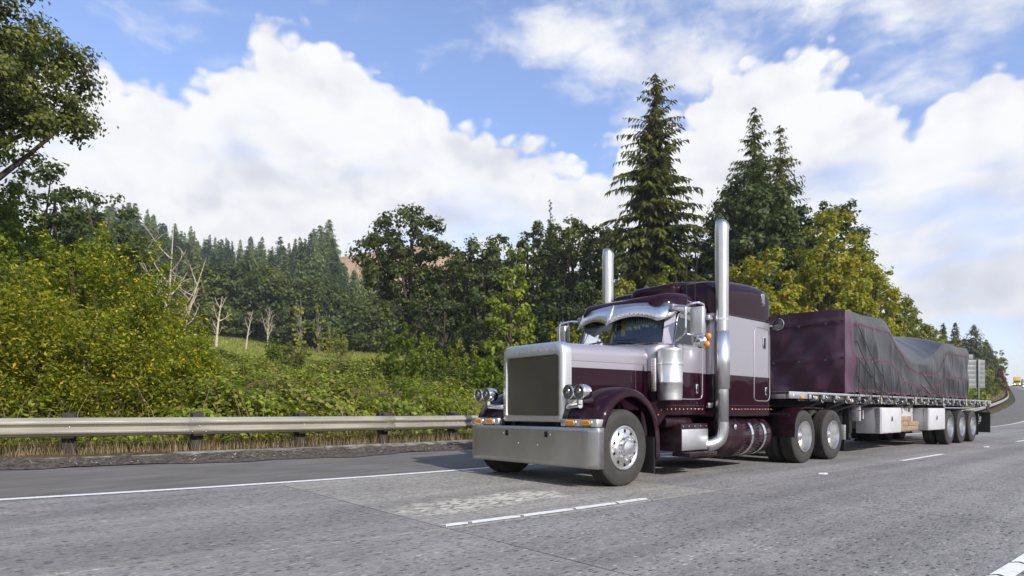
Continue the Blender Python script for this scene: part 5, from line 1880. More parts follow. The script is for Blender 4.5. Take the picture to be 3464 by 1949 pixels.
def conifer_mesh(seed, H, W, n_wh, per_wh, spray, droop=0.35, gap=0.12, base=0.08, ragged=0.35, conic=0.85, dens=9):
    """trunk tube plus needle sprays hanging along whorled branches; returns (trunk MB, verts, faces)"""
    rnd = np.random.RandomState(seed)
    C, A, B, SX, SY = [], [], [], [], []
    segs = [([(0, 0, -0.3), (0, 0, H * 0.5), (0, 0, H * 0.99)], [H * 0.013 + 0.05, H * 0.008 + 0.02, 0.012])]
    for w in range(n_wh):
        f = w / (n_wh - 1)
        zw = H * (base + (0.985 - base) * f ** 0.92) + rnd.uniform(-.5, .5) * H / n_wh * 0.8
        z = zw
        rad0 = W / 2 * (1 - f ** 1.15) ** conic + 0.02 * W
        if rnd.rand() < gap:
            continue
        nb = max(3, int(per_wh * (0.45 + 0.75 * (1 - f))))
        a0 = rnd.uniform(0, 6.28)
        for k in range(nb):
            a = a0 + 6.283 * k / nb + rnd.uniform(-.5, .5)
            z = zw + rnd.uniform(-0.6, 0.6) * H / n_wh
            L = rad0 * (1 + ragged * rnd.uniform(-1, 0.75))
            if rnd.rand() < 0.08:
                L *= 0.5
            d = np.array([math.cos(a), math.sin(a), 0])
            dr = droop * (1 - 0.75 * f)
            up0 = 0.10 + 0.35 * f
            ns = max(3, int(dens * L / (W / 2) + 2))
            pts_ = []
            for q in range(ns):
                s = (q + 0.7) / ns
                zz = z + L * (up0 * s - dr * s * s)
                p = d * L * s + np.array([0, 0, zz])
                pts_.append(p)
                sc = spray * (1.15 - 0.55 * s) * (0.75 + 0.5 * rnd.rand()) * (0.42 + 0.70 * (1 - f))
                for side in (-1, 1):
                    sd = np.array([-d[1], d[0], 0]) * side
                    ax = sd * (0.8 + 0.4 * rnd.randn()) + d * (0.65 + 0.3 * rnd.randn()) + np.array([0, 0, -0.35 - 0.7 * rnd.rand()])
                    ax /= np.linalg.norm(ax)
                    bx = np.cross(ax, np.array([0.7 * rnd.randn(), 0.7 * rnd.randn(), 1]))
                    bx /= np.linalg.norm(bx)
                    C.append(p + ax * sc * 0.55)
                    A.append(ax)
                    B.append(bx)
                    SX.append(sc)
                    SY.append(sc * 0.30)
            if L > W * 0.12:
                segs.append(([(0, 0, z), tuple(pts_[len(pts_) // 2]), tuple(pts_[-1])], [0.014 + L * 0.012, 0.010 + L * 0.006, 0.006]))
    C, A, B = np.array(C), np.array(A), np.array(B)
    SX, SY = np.array(SX)[:, None], np.array(SY)[:, None]
    drp = np.zeros_like(C)
    drp[:, 2] = -0.35
    V = np.stack([C - A * SX, C + B * SY, C + A * SX + drp * SX, C - B * SY], 1).reshape(-1, 3)
    return limbs_mesh(segs, 5), V, np.arange(len(V)).reshape(-1, 4)


def conifer(name, label, x, y, H, W, seed, lm=L_fir, group=None, cat='tree', **kw):
    root = empty(name, (x, y, gz(x, y) - 0.2))
    tag(root, label, cat, group)
    tb, V, Fq = conifer_mesh(seed, H, W, **kw)
    link_mesh('crown', np_mesh('crown', V, Fq), lm, root, local=True)
    tb.build('trunk', m_bark, root, local=True)
    return root


def spot(ud, t):
    """ground position on the ray of a photo column at depth t"""
    d = rayd(ud, 1000)
    return CAMX + d[0] * t, CAMY + d[1] * t


def hgt(ud, vtop, t):
    """height of a thing standing at that spot whose top shows at vtop"""
    x, y = spot(ud, t)
    return CH + rayd(ud, vtop)[2] * t - gz(x, y)


def wid(px, t):
    return px * DS / F * t


def put_tree(ud, vtop, wpx, t, label, lm, seed, leaf=0.30, bark=m_bark, name='broadleaf_tree', cat='tree', **kw):
    x, y = spot(ud, t)
    return broad_tree(name, label, cat, x, y, hgt(ud, vtop, t), wid(wpx, t), leaf, lm, bark, seed, **kw)


# ---- the great oak on its own and the dark wood behind the truck nose
# low flat-topped lobes, wider than high
OAK = [(0.0, 0, 0.82, 0.62, 0.16), (-0.45, 0.1, 0.70, 0.50, 0.14), (0.48, -0.1, 0.72, 0.48, 0.15), (0.1, 0.3, 0.62, 0.70, 0.16), (-0.62, -0.2, 0.56, 0.36, 0.09), (0.62, 0.2, 0.50, 0.45, 0.16), (0.35, -0.3, 0.34, 0.6, 0.14), (-0.30, -0.2, 0.40, 0.35, 0.08), (-0.2, -0.1, 0.22, 0.4, 0.08)]
put_tree(1030, 517, 285, 70, 'great spreading oak with domed crown at the meadow edge', L_oak, 21, 0.32, lobes=OAK, clus=300, csize=(0.038, 0.07), name='oak_tree', per=44)
put_tree(1205, 590, 190, 74, 'rounded dark oak between the great oak and the taller wood', L_dark, 22, 0.34, name='oak_tree', clus=300, base=0.04, csize=(0.055, 0.095))
put_tree(1345, 545, 150, 72, 'tall dark oak with open crown next to the spire-topped fir', L_oak, 23, 0.34, name='oak_tree', clus=300, base=0.04, csize=(0.055, 0.095))
put_tree(1445, 520, 170, 76, 'tallest dark oak of the wood behind the truck nose', L_oak, 24, 0.34, name='oak_tree', clus=300, base=0.04, csize=(0.055, 0.095))
put_tree(1540, 545, 150, 74, 'dark oak tucked against the tall single fir', L_dark, 25, 0.34, name='oak_tree', clus=300, base=0.04, csize=(0.055, 0.095))
put_tree(1285, 615, 165, 55, 'lighter green ash with a pointed crown before the dark wood', L_light, 26, 0.30, name='ash_tree', clus=110, lobes=[(0, 0, 0.5, 0.7, 0.3), (0.05, 0, 0.82, 0.38, 0.18), (-0.35, 0, 0.38, 0.6, 0.22), (0.35, 0.1, 0.42, 0.6, 0.25)])
put_tree(1110, 700, 150, 62, 'low shady oak filling the gap under the great oak', L_dark, 27, 0.27, base=0.03, name='oak_tree')
put_tree(1430, 690, 230, 58, 'broad dark tree low behind the far exhaust stack', L_dark, 28, 0.27, base=0.03)
put_tree(1225, 730, 170, 60, 'dusky understorey tree below the rounded oak', L_dark, 44, 0.27, base=0.03)
put_tree(1555, 690, 190, 52, 'mossy olive tree under the tall fir', L_alder, 29, 0.24, base=0.03)
put_tree(1690, 640, 200, 54, 'drooping yellow-green cedar at the foot of the tall fir', L_light, 30, 0.22, lobes=[(0, 0, 0.42, 0.85, 0.36), (-0.3, 0, 0.3, 0.7, 0.25), (0.3, 0, 0.62, 0.45, 0.25), (0, 0.2, 0.82, 0.3, 0.15)], name='cedar_tree')
put_tree(1265, 575, 150, 80, 'dark oak filling the belt behind the pointed ash', L_dark, 51, 0.32, name='oak_tree', clus=220, base=0.04)
put_tree(1395, 560, 150, 82, 'dark oak wrapped round the spire-topped fir', L_oak, 52, 0.32, name='oak_tree', clus=220, base=0.04)
put_tree(1500, 555, 140, 70, 'full green oak left of the tall single fir', L_oak, 53, 0.32, name='oak_tree', clus=220, base=0.04)
put_tree(1150, 615, 150, 78, 'full oak shoulder to shoulder with the great oak', L_oak, 54, 0.32, name='oak_tree', clus=220, base=0.04)
put_tree(1760, 560, 150, 62, 'shady tree between the tall single fir and the dark maple', L_dark, 55, 0.30, clus=220, base=0.04)
# firs
x, y = spot(1648, 60)
conifer('fir_tree', 'tall single fir with ragged drooping branches towering over the wood', x, y, hgt(1668, 176, 60), wid(250, 60), 5, n_wh=56, per_wh=11, spray=0.74, droop=0.52, gap=0.08, base=0.20, ragged=0.70, conic=0.62, dens=15)
x, y = spot(1897, 68)
conifer('fir_tree', 'fir with pointed top rising behind the dark maple', x, y, hgt(1897, 265, 68), wid(230, 68), 6, n_wh=54, per_wh=11, spray=0.70, droop=0.30, gap=0.08, base=0.25, ragged=0.45, conic=0.8, dens=11)
x, y = spot(1962, 70)
conifer('fir_tree', 'slightly shorter fir beside the pointed fir, branches on one side longer', x, y, hgt(1958, 308, 70), wid(190, 70), 7, n_wh=50, per_wh=10, spray=0.70, droop=0.30, gap=0.10, base=0.25, ragged=0.5, conic=0.8, dens=11)
x, y = spot(1384, 84)
conifer('fir_tree', 'thin spire-topped fir poking above the dark oaks', x, y, hgt(1384, 503, 84), wid(95, 84), 8, n_wh=30, per_wh=6, spray=0.5, droop=0.2, gap=0.05, base=0.2, ragged=0.4, conic=0.9, dens=8)
# maples behind the sleeper and the load
put_tree(1890, 405, 310, 60, 'dense dark maple under the pair of firs', L_dark, 31, 0.32, name='maple_tree', clus=430, csize=(0.05, 0.085), per=50, lobes=[(0, 0, 0.62, 0.80, 0.30), (-0.4, 0, 0.5, 0.6, 0.26), (0.35, 0, 0.56, 0.65, 0.3), (0.02, 0, 0.82, 0.56, 0.17), (-0.2, -0.2, 0.3, 0.8, 0.2), (0.3, -0.2, 0.3, 0.8, 0.2)])
put_tree(1945, 425, 230, 65, 'second dark maple crown merged with the pair of firs', L_dark, 56, 0.32, name='maple_tree', clus=260, csize=(0.055, 0.09), base=0.05)
put_tree(2095, 485, 250, 62, 'dark green maple standing behind the orange-tinted maple', L_dark, 32, 0.32, name='maple_tree', clus=320, csize=(0.05, 0.09), base=0.05)
put_tree(2090, 515, 270, 47, 'orange-tinted maple turning colour behind the tarped load', L_maple, 33, 0.23, name='maple_tree', clus=300, csize=(0.045, 0.08), per=50, lobes=[(-0.1, 0, 0.80, 0.50, 0.18), (0, 0, 0.58, 0.78, 0.26), (0.4, 0, 0.46, 0.60, 0.26), (-0.42, 0, 0.44, 0.55, 0.26), (0.1, -0.3, 0.3, 0.9, 0.22)])
put_tree(1925, 620, 220, 44, 'lower yellow-green maple right behind the sleeper', L_maple, 34, 0.22, name='maple_tree', clus=220, csize=(0.05, 0.09), per=48, base=0.05)
put_tree(2175, 625, 170, 50, 'yellow-green maple shading the rear of the load', L_maple, 35, 0.22, name='maple_tree', clus=180, base=0.05)
put_tree(2226, 705, 170, 58, 'olive alder tree at the end of the maples', L_alder, 36, 0.24, name='alder_tree', base=0.03, clus=190, csize=(0.05, 0.085))
put_tree(2268, 752, 165, 66, 'olive alder over the sagging middle of the load', L_alder, 37, 0.25, name='alder_tree', base=0.03, clus=190, csize=(0.05, 0.085))
put_tree(2312, 797, 140, 76, 'lower olive alder before the palest roadside fir', L_alder, 38, 0.26, name='alder_tree', base=0.03, clus=190, csize=(0.05, 0.085))
put_tree(2356, 842, 120, 88, 'low alder thicket in front of the roadside firs', L_alder, 39, 0.28, name='alder_tree', base=0.03, clus=190, csize=(0.05, 0.085))
# roadside trees running away to the right
def roadside(ud, vtop, wpx, off, t0):
    """depth along that column at which the ray crosses the line off metres from the road line"""
    t_ = t0
    for _ in range(60):
        x, y = spot(ud, t_)
        d = y - float(road_c(x))
        t_ += (off - d) * 1.2
        t_ = max(30, min(t_, 460))
    return t_
for i, (ud, vt, wp, t_, lab) in enumerate([(2345, 818, 40, 150, 'palest of the roadside firs, next to the alders'), (2372, 812, 50, 150, 'slim roadside fir with gappy top'), (2402, 808, 62, 160, 'roadside fir with broad ragged crown'),
                                            (2449, 815, 105, 165, 'largest roadside fir above the sign back'), (2480, 850, 70, 180, 'narrow dark fir beside the largest roadside fir'), (2425, 850, 80, 170, 'squat fir low between the roadside firs')]):
    x, y = spot(ud, t_)
    conifer('fir_tree', lab, x, y, hgt(ud, vt, t_), wid(wp, t_), 50 + i, n_wh=34, per_wh=9, spray=1.0, droop=0.28, gap=0.03, base=0.06, ragged=0.35, dens=7)
for i, (ud, vt, wp, t_, lm, lab) in enumerate([(2503, 876, 64, 190, L_light, 'green roadside tree after the narrow fir'), (2520, 895, 56, 210, L_dark, 'dark roadside tree behind the rusty dead fir'),
                                               (2534, 908, 46, 245, L_light, 'pale roadside tree further along the verge'), (2545, 924, 34, 290, L_dark, 'dark roadside tree near the hill crest'), (2554, 942, 24, 340, L_dark, 'last dark tree where the road meets the sky'),
                                               (2485, 925, 80, 140, L_alder, 'yellowish bush tree right of the sign'), (2470, 880, 90, 172, L_dark, 'shady tree filling in under the roadside firs'), (2527, 945, 40, 200, L_dark, 'shady tree low along the far verge')]):
    x, y = spot(ud, t_)
    y = max(y, float(road_c(x)) + 8.5)
    broad_tree('roadside_tree', lab, 'tree', x, y, max(3, hgt(ud, vt, t_)), wid(wp, t_), 0.5, lm, m_bark, 70 + i, clus=80, per=40, base=0.03)
x, y = spot(2521, 128)
y = max(y, float(road_c(x)) + 7.0)
conifer('dead_fir_tree', 'rusty red dead fir standing by the bend of the guard rail', x, y, hgt(2521, 922, 128), wid(34, 128), 61, L_red, n_wh=30, per_wh=10, spray=0.7, droop=0.3, gap=0.02, base=0.05, ragged=0.3, dens=6)
for i, (ud, vt, wp, t_) in enumerate([(2512, 948, 46, 112), (2488, 968, 50, 92), (2462, 985, 40, 74)]):
    x, y = spot(ud, t_)
    y = max(y, float(road_c(x)) + 7.6)
    broad_tree('roadside_bush', ('bright green bush in front of the rusty dead fir', 'tawny bush on the bank below the sign', 'low green bush at the foot of the sign post')[i], 'bush', x, y, max(1.0, hgt(ud, vt, t_)), wid(wp, t_), 0.22, (L_light, L_alder, L_light)[i], m_stem, 90 + i, trunk=False, base=0.0, clus=40)
# distant ridge trees right of the road
for i in range(16):
    t_ = 690 + 15 * (i % 5)
    ud = 2553 + 3.2 * i
    x, y = spot(ud, t_)
    broad_tree('distant_tree', 'far dusky tree on the skyline beyond the traffic', 'tree', x, y, max(5.0, hgt(ud, 960 - 7 * math.sin(i * 1.7), t_)), wid(11, t_), 2.0, L_dark, m_bark, 120 + i, group='skyline trees beyond the traffic', clus=24, per=26)

# ---- left: overhanging oak, dark trees and the yellow shrubs behind the rail
put_tree(-270, -330, 900, 24, 'big oak whose crown hangs in over the shrubs from beside the rail', L_oak, 41, 0.15, name='oak_tree', clus=420, csize=(0.03, 0.055), per=40,
         lobes=[(0.1, 0, 0.80, 0.60, 0.18), (0.55, -0.1, 0.68, 0.36, 0.14), (0.70, 0, 0.66, 0.28, 0.09), (0.40, -0.2, 0.58, 0.40, 0.10), (-0.4, 0, 0.6, 0.6, 0.2)], zoff=0)
put_tree(10, 300, 270, 30, 'leafy sunlit oak behind the yellow shrubs', L_light, 42, 0.16, name='oak_tree', clus=170, base=0.05)
put_tree(120, 400, 270, 36, 'dark round-crowned oak left of the hillside firs', L_dark, 43, 0.19, name='oak_tree', clus=170, base=0.05)
put_tree(260, 470, 240, 46, 'dark oak behind the tall green shrub', L_oak, 45, 0.22, name='oak_tree', clus=140, base=0.05)
put_tree(-60, 480, 200, 24, 'green hazel at the edge of the leafy oak', L_light, 46, 0.12, name='hazel_tree', clus=150, base=0.05)
put_tree(345, 570, 180, 55, 'smaller dark oak beside the leaning dead snag', L_dark, 47, 0.24, name='oak_tree', base=0.05)


for i, (x_, y_, h_, w_) in enumerate([(-15, 16, 15, 11), (-24, 15, 17, 12), (-36, 18, 18, 13), (-50, 20, 18, 14)]):  # unseen oaks added so windscreen, grille and bumper reflect dark foliage
    broad_tree('oak_tree', ('unseen oak added for reflections past the overhanging oak', 'second unseen oak added for reflections past the overhanging oak', 'third unseen oak added for reflections past the overhanging oak', 'fourth unseen oak added for reflections past the overhanging oak')[i], 'tree', x_, y_, h_, w_, 0.5, L_oak, m_bark, 400 + i, clus=90, base=0.05)


def shrub(label, ud, vtop, wpx, t_, lm, seed, leaf=0.042, n=26000, name='shrub', stems=16):
    """bush of upright stems with small leaves clinging along twigs"""
    x, y = spot(ud, t_)
    H, W = hgt(ud, vtop, t_), wid(wpx, t_)
    rnd = np.random.RandomState(seed)
    root = empty(name, (x, y, gz(x, y) - 0.1))
    tag(root, label, 'shrub')
    segs, P = [], []
    n = int(n * 0.72)
    m = max(60, int(n / 95))
    for k in range(stems * 1):
        a = rnd.uniform(0, 6.28)
        r0 = rnd.uniform(0, 0.22) * W
        r1 = rnd.uniform(0.1, 0.5) * W
        h1 = H * (1 - 0.55 * (r1 / (0.5 * W)) ** 2) * rnd.uniform(0.75, 1.0)
        p0 = (r0 * math.cos(a), r0 * math.sin(a), -0.1)
        p1 = ((r0 + (r1 - r0) * 0.4) * math.cos(a + .2), (r0 + (r1 - r0) * 0.4) * math.sin(a + .2), h1 * 0.5)
        p2 = (r1 * math.cos(a), r1 * math.sin(a), h1)
        segs.append((smoothpath([p0, p1, p2], 3), [0.028, 0.025, 0.022, 0.018, 0.014, 0.010, 0.006]))
    # twigs: short upward-outward sticks through the bush volume, leaves along each
    for k in range(m):
        q = rnd.normal(size=3)
        q /= np.linalg.norm(q)
        rr_ = rnd.uniform(0.3, 1.0) ** 0.5
        a = math.atan2(q[1], q[0])
        lump_ = 1 + 0.20 * math.sin(3 * a + seed) + 0.12 * math.sin(7 * a + 2 * seed) + 0.18 * math.sin(5 * q[2] * 2 + seed)
        c = np.array([q[0] * W / 2 * rr_ * lump_, q[1] * W / 2 * rr_ * lump_, H * 0.50 + q[2] * H * 0.46 * rr_ * lump_])
        if c[2] < 0.12 * H:
            c[2] = rnd.uniform(0.10, 0.45) * H
        L = rnd.uniform(0.35, 0.85) * (0.6 + 0.1 * H)
        d = np.array([q[0] * 0.5, q[1] * 0.5, 0.75]) + rnd.normal(size=3) * 0.28
        d /= np.linalg.norm(d)
        nl = int(n / m)
        s = rnd.uniform(-0.5, 0.55, nl)[:, None]
        P.append(c + d * L * s + rnd.normal(size=(nl, 3)) * (0.075 * (1.2 - s)))
    P = np.concatenate(P)
    P = P[P[:, 2] > 0.05]
    V, Fq = cards(P, leaf, leaf * 0.42, rnd, 0.2, 0)
    link_mesh('foliage', np_mesh('foliage', V, Fq), lm, root, local=True)
    limbs_mesh(segs, 5).build('stem', m_stem, root, local=True)
    return root


shrub('yellow-leaved shrub at the rail behind the first visible post', 95, 690, 300, 12.6, L_yel, 1, 0.046, 26000)
shrub('yellow and green shrub leaning over the rail between two posts', 265, 770, 250, 12.8, L_yel, 2, 0.046, 20000)
shrub('tallest green willow shrub with yellow flecks', 250, 555, 290, 16.5, L_bush, 3, 0.052, 34000)
shrub('spreading green willow shrub next to the dead snag', 395, 700, 220, 17.5, L_bush, 4, 0.050, 24000)
shrub('low green willow shrub sloping down to the brambles', 470, 830, 190, 15.5, L_bush, 5, 0.048, 18000)
shrub('greyish green willow behind the yellow-leaved shrub', 60, 610, 260, 16.0, L_bush, 6, 0.052, 24000)
shrub('golden shrub at the very start of the rail', -70, 720, 260, 11.5, L_yel, 7, 0.046, 16000)
shrub('small bush with orange berries colour leaves at the end of the willows', 430, 940, 130, 13.5, L_yel, 8, 0.044, 9000)
# light bushes left of the truck nose
shrub('bright lime sapling below the great oak', 1020, 815, 80, 44, L_light, 9, 0.11, 5000, 'sapling')
shrub('rounded green bush beside the lime sapling', 1085, 850, 130, 40, L_light, 10, 0.11, 9000)
shrub('bush of mixed green left of the radiator', 1170, 870, 130, 34, L_alder, 11, 0.10, 9000)
shrub('dark bush brushing the headlight', 1215, 905, 120, 28, L_light, 12, 0.085, 9000)
shrub('yellowish bush half hidden by the far mirror', 1435, 800, 110, 36, L_yel, 13, 0.11, 7000)
shrub('low dark bush below the rounded green bush', 1120, 925, 130, 30, L_dark, 14, 0.09, 7000)
shrub('brownish thorn bush alone in the rough grass', 735, 855, 75, 62, L_alder, 15, 0.14, 4500)
shrub('yellow-green bush beside the thorn bush', 690, 850, 50, 70, L_light, 16, 0.15, 2500)
shrub('pale bush at the corner of the meadow', 855, 840, 70, 105, L_alder, 17, 0.2, 3000)
shrub('green bush at the shadow edge of the meadow', 940, 900, 90, 48, L_alder, 18, 0.12, 5000)
shrub('small leafy bush under the great oak trunk', 985, 880, 80, 46, L_light, 19, 0.12, 4500)

rb_ = random.Random(31)
for i in range(34):
    t_ = rb_.uniform(13.5, 24) if i < 16 else rb_.uniform(24, 75)
    lo_ = 470 if t_ < 20 else 500
    ud = rb_.uniform(lo_, 1260)
    x, y = spot(ud, t_)
    if y - float(road_c(x)) < 8.2:
        y = float(road_c(x)) + 8.4 + rb_.uniform(0, 1.5)
    Z_ = (x - CAMX) * math.cos(TH) + (y - CAMY) * math.sin(TH)
    H_m = rb_.uniform(1.0, 1.7) * (1 if t_ < 24 else 1.15)
    W_m = rb_.uniform(2.0, 3.6) * (1 if t_ < 24 else 1.3)
    rnd = np.random.RandomState(500 + i)
    lf = 0.055 * (0.75 + Z_ / 40)
    q = rnd.normal(size=(int(5200 * (0.055 / lf) ** 1.3), 3))
    q /= np.linalg.norm(q, axis=1)[:, None]
    q[:, 2] = np.abs(q[:, 2])
    k_ = 1 + 0.22 * np.sin(q[:, 0] * 7 + i) * np.sin(q[:, 1] * 6 + 2 * i) + 0.18 * np.sin(q[:, 2] * 9 + 3 * i + q[:, 0] * 5)
    P = q * np.array([W_m / 2, W_m / 2, H_m]) * (k_ * rnd.uniform(0.55, 1.0, len(q)) ** 0.35)[:, None]
    N = q + rnd.normal(size=q.shape) * 0.4 + np.array([0, 0, 0.4])
    N /= np.linalg.norm(N, axis=1)[:, None]
    V, Fq = cards(P, lf, lf * 0.75, rnd, 0.0, 0, facing=N)
    root = empty('bramble_bush', (x, y, gz(x, y) - 0.1))
    tag(root, 'rounded bramble mound growing close behind the guard rail' if t_ < 24 else 'bramble mound further up the rough slope', 'bush', 'bramble mounds behind the rail' if t_ < 24 else 'bramble mounds on the slope')
    link_mesh('foliage', np_mesh('foliage', V, Fq), (L_bram, L_bram, L_light, L_alder)[i % 4], root, local=True)
    sg_ = []
    for k in range(7):
        a = rb_.uniform(0, 6.28)
        sg_.append((smoothpath([(0.1 * math.cos(a), 0.1 * math.sin(a), -0.1), (W_m * 0.2 * math.cos(a), W_m * 0.2 * math.sin(a), H_m * 1.02), (W_m * 0.5 * math.cos(a), W_m * 0.5 * math.sin(a), H_m * 0.5)], 3), [0.012] * 7))
    limbs_mesh(sg_, 4).build('stem', m_stem, root, local=True)

# ---- dead trees
def dead_tree(label, ud, vtop, t_, seed, lean=0.0, n=10, thick=1.0, spread=0.28):
    x, y = spot(ud, t_)
    H = hgt(ud, vtop, t_)
    ra = random.Random(seed)
    root = empty('dead_tree', (x, y, gz(x, y) - 0.2))
    tag(root, label, 'tree')
    r0 = H * 0.022 * thick
    right = Vector((math.sin(TH), -math.cos(TH), 0))
    tp = smoothpath([Vector((0, 0, -0.2)), Vector((0, 0, H * 0.35)) + right * lean * H * 0.25, Vector((0, 0, H * 0.68)) + right * lean * H * 0.6, Vector((0, 0, H)) + right * lean * H], 4)
    segs = [(tp, [r0 * (1 - 0.88 * k / (len(tp) - 1)) for k in range(len(tp))])]
    brs = []
    for k in range(n):
        f = ra.uniform(0.22, 0.85)
        p = tp[int(f * (len(tp) - 1))]
        a = ra.uniform(0, 6.28)
        L = H * spread * ra.uniform(0.5, 1.25) * (1.15 - f * 0.6)
        d = Vector((math.cos(a), math.sin(a), ra.uniform(0.5, 2.2))).normalized()
        mid = p + d * L * 0.5 + Vector((0, 0, -0.05 * L))
        end = p + d * L + Vector((0, 0, ra.uniform(0.0, 0.25) * L))
        segs.append((smoothpath([p, mid, end], 3), [r0 * q for q in (0.42, 0.36, 0.3, 0.24, 0.18, 0.12, 0.06)]))
        for j in range(3):
            q = mid.lerp(end, ra.uniform(0, 0.8))
            e2 = q + Vector((ra.uniform(-1, 1), ra.uniform(-1, 1), ra.uniform(0.1, 1))).normalized() * L * 0.42
            segs.append(([q, q.lerp(e2, 0.5) + Vector((0, 0, 0.04 * L)), e2], [r0 * 0.16, r0 * 0.11, r0 * 0.04]))
    limbs_mesh(segs[:1], 7).build('trunk', m_deadw, root, local=True)
    for sg in range(0, len(segs) - 1, 4):
        limbs_mesh(segs[1 + sg:5 + sg], 5).build('branch', m_deadw, root, local=True)
    return root


dead_tree('bleached forked dead tree standing alone on the meadow edge', 543, 742, 105, 3, 0.12, 7, 1.3)
dead_tree('thin pale dead tree beside the forked one', 618, 775, 108, 4, 0.18, 8, 0.9)
dead_tree('twiggy dead tree with mossy branches in the wood edge', 672, 770, 112, 5, 0.05, 12, 0.8, 0.4)
dead_tree('tall dead snag with many upright limbs above the willow', 418, 560, 52, 6, 0.05, 12, 0.6, 0.34)
dead_tree('leaning dead snag reaching out over the brambles', 440, 640, 44, 7, 0.26, 9, 0.6, 0.4)

# ---- dark rounded trees at the foot of the hillside
edge_trees = [(500, 665, 150, 'dark round tree behind the forked dead tree'), (590, 650, 150, 'dark tree above the thin dead tree'), (680, 668, 170, 'bushy dark tree behind the twiggy dead tree'), (765, 715, 120, 'dark tree with a yellowing side'),
              (825, 735, 130, 'low dark tree in the notch of the valley'), (880, 740, 110, 'dark tree reaching down to the valley meadow'), (800, 700, 160, 'broad dark tree above the yellow poplar'), (560, 735, 130, 'shaded tree low behind the dead trees'),
              (720, 745, 120, 'shaded tree low beside the yellow poplar'), (940, 745, 120, 'dark tree left behind the great oak'), (1010, 730, 120, 'dark tree hidden under the great oak crown'), (450, 700, 150, 'dark tree behind the leaning snag')]
for i, (ud, vt, wp, lab) in enumerate(edge_trees):
    t_ = 128 + 7 * ((i * 5) % 4)
    x, y = spot(ud, t_)
    broad_tree('wood_edge_tree', lab, 'tree', x, y, hgt(ud, vt, t_), wid(wp * 1.2, t_), 0.58, (L_oak, L_dark, L_oak)[i % 3], m_barkg, 200 + i, clus=170, per=46, base=0.03)
for i, (ud, vt, wp, lab) in enumerate([(803, 750, 46, 'slender yellow poplar before the dark wood edge'), (752, 735, 44, 'pale yellow-green tree at the side of the dark wood'), (830, 800, 30, 'little yellow tree at the foot of the wood')]):
    x, y = spot(ud, 118)
    broad_tree('poplar_tree', lab, 'tree', x, y, hgt(ud, vt, 118), wid(wp, 118), 0.4, L_maple, m_barkg, 230 + i, clus=50, per=30, base=0.05, lobes=[(0, 0, 0.45, 0.8, 0.35), (0, 0, 0.75, 0.6, 0.22)])

# ---- hillside conifers: four kinds, copied as individuals
protos = []
for i, (H, W, kw) in enumerate([(26, 8.5, dict(n_wh=34, per_wh=8)), (30, 8.0, dict(n_wh=38, per_wh=7)), (22, 8.0, dict(n_wh=30, per_wh=8)), (27, 6.5, dict(n_wh=34, per_wh=7))]):
    tb, V, Fq = conifer_mesh(300 + i, H, W, spray=1.25, droop=0.28, gap=0.04, base=0.06, ragged=0.35, dens=5, **kw)
    cm = np_mesh('crown', V, Fq)
    cm.materials.append(L_hill)
    tm = tb.mesh('trunk')
    tm.materials.append(m_barkg)
    protos.append((H, cm, tm))


rf = random.Random(77)


def hill_fir(x, y, s, k, rz, label, group):
    root = empty('hill_fir_tree', (x, y, gz(x, y) - 0.4))
    root.rotation_euler = (0, 0, rz)
    root.scale = (s * rf.uniform(0.95, 1.5), s * rf.uniform(0.95, 1.5), s)
    tag(root, label, 'tree', group)
    part('crown', protos[k][1], root)
    part('trunk', protos[k][2], root)
    return root


# skyline (column, top row) of the hillside wood in the photograph
SKY = [(140, 480), (300, 500), (345, 488), (400, 545), (470, 560), (540, 585), (600, 590), (660, 592), (720, 590), (800, 560), (828, 548), (850, 610), (900, 640), (960, 660), (1080, 640), (1200, 650)]
n_f = 0
ROWL = ['dark fir in the lowest rank of the hillside wood, just above the round trees', 'dark fir in the second rank of the hillside wood', 'fir in the middle rank of the hillside wood', 'fir in the upper rank of the hillside wood', 'hazy fir on the skyline of the hillside wood']
for row_, (t0, t1, cnt, up) in enumerate([(158, 185, 30, 80), (188, 220, 44, 52), (225, 265, 52, 28), (270, 315, 54, 8), (320, 350, 46, 0)]):
    for k in range(cnt):
        ud = 150 + (1010 - 150) * (k + rf.uniform(0.1, 0.9)) / cnt
        t_ = rf.uniform(t0, t1)
        if ud > 845 and t_ > 250:
            continue
        if ud > 900 and t_ > 215:
            continue
        vt = float(interp(ud, SKY)) + up * rf.uniform(0.4, 1.5) + rf.uniform(0, 1) ** 1.5 * 42
        H = hgt(ud, vt, t_)
        kk = rf.randrange(4)
        H = max(11, min(34, H))
        x, y = spot(ud, t_)
        hill_fir(x, y, H / protos[kk][0], kk, rf.uniform(0, 6.28), ROWL[row_], 'firs of the hillside wood')
        n_f += 1
# loose firs in the valley right of the meadow and on the felled slope
for ud, vt, t_, lab in [(828, 547, 330, 'tallest bare-stemmed fir on the edge of the felled slope'), (806, 562, 320, 'second bare-stemmed fir on the edge of the felled slope'), (790, 575, 315, 'bushier fir next to the bare-stemmed ones'),
                        (920, 640, 210, 'blue-green fir in the gap left of the great oak'), (955, 655, 190, 'blue-green fir lower in the gap by the great oak'), (1000, 690, 180, 'fir half behind the great oak'), (895, 690, 205, 'fir at the lower edge of the felled slope'),
                        (1160, 690, 170, 'fir seen through the dark oaks'), (1250, 700, 170, 'fir behind the pointed ash'), (862, 668, 240, 'young fir on the felled slope edge')]:
    kk = rf.randrange(4)
    H = hgt(ud, vt, t_)
    x, y = spot(ud, t_)
    hill_fir(x, y, H / protos[kk][0], kk, rf.uniform(0, 6.28), lab, None)

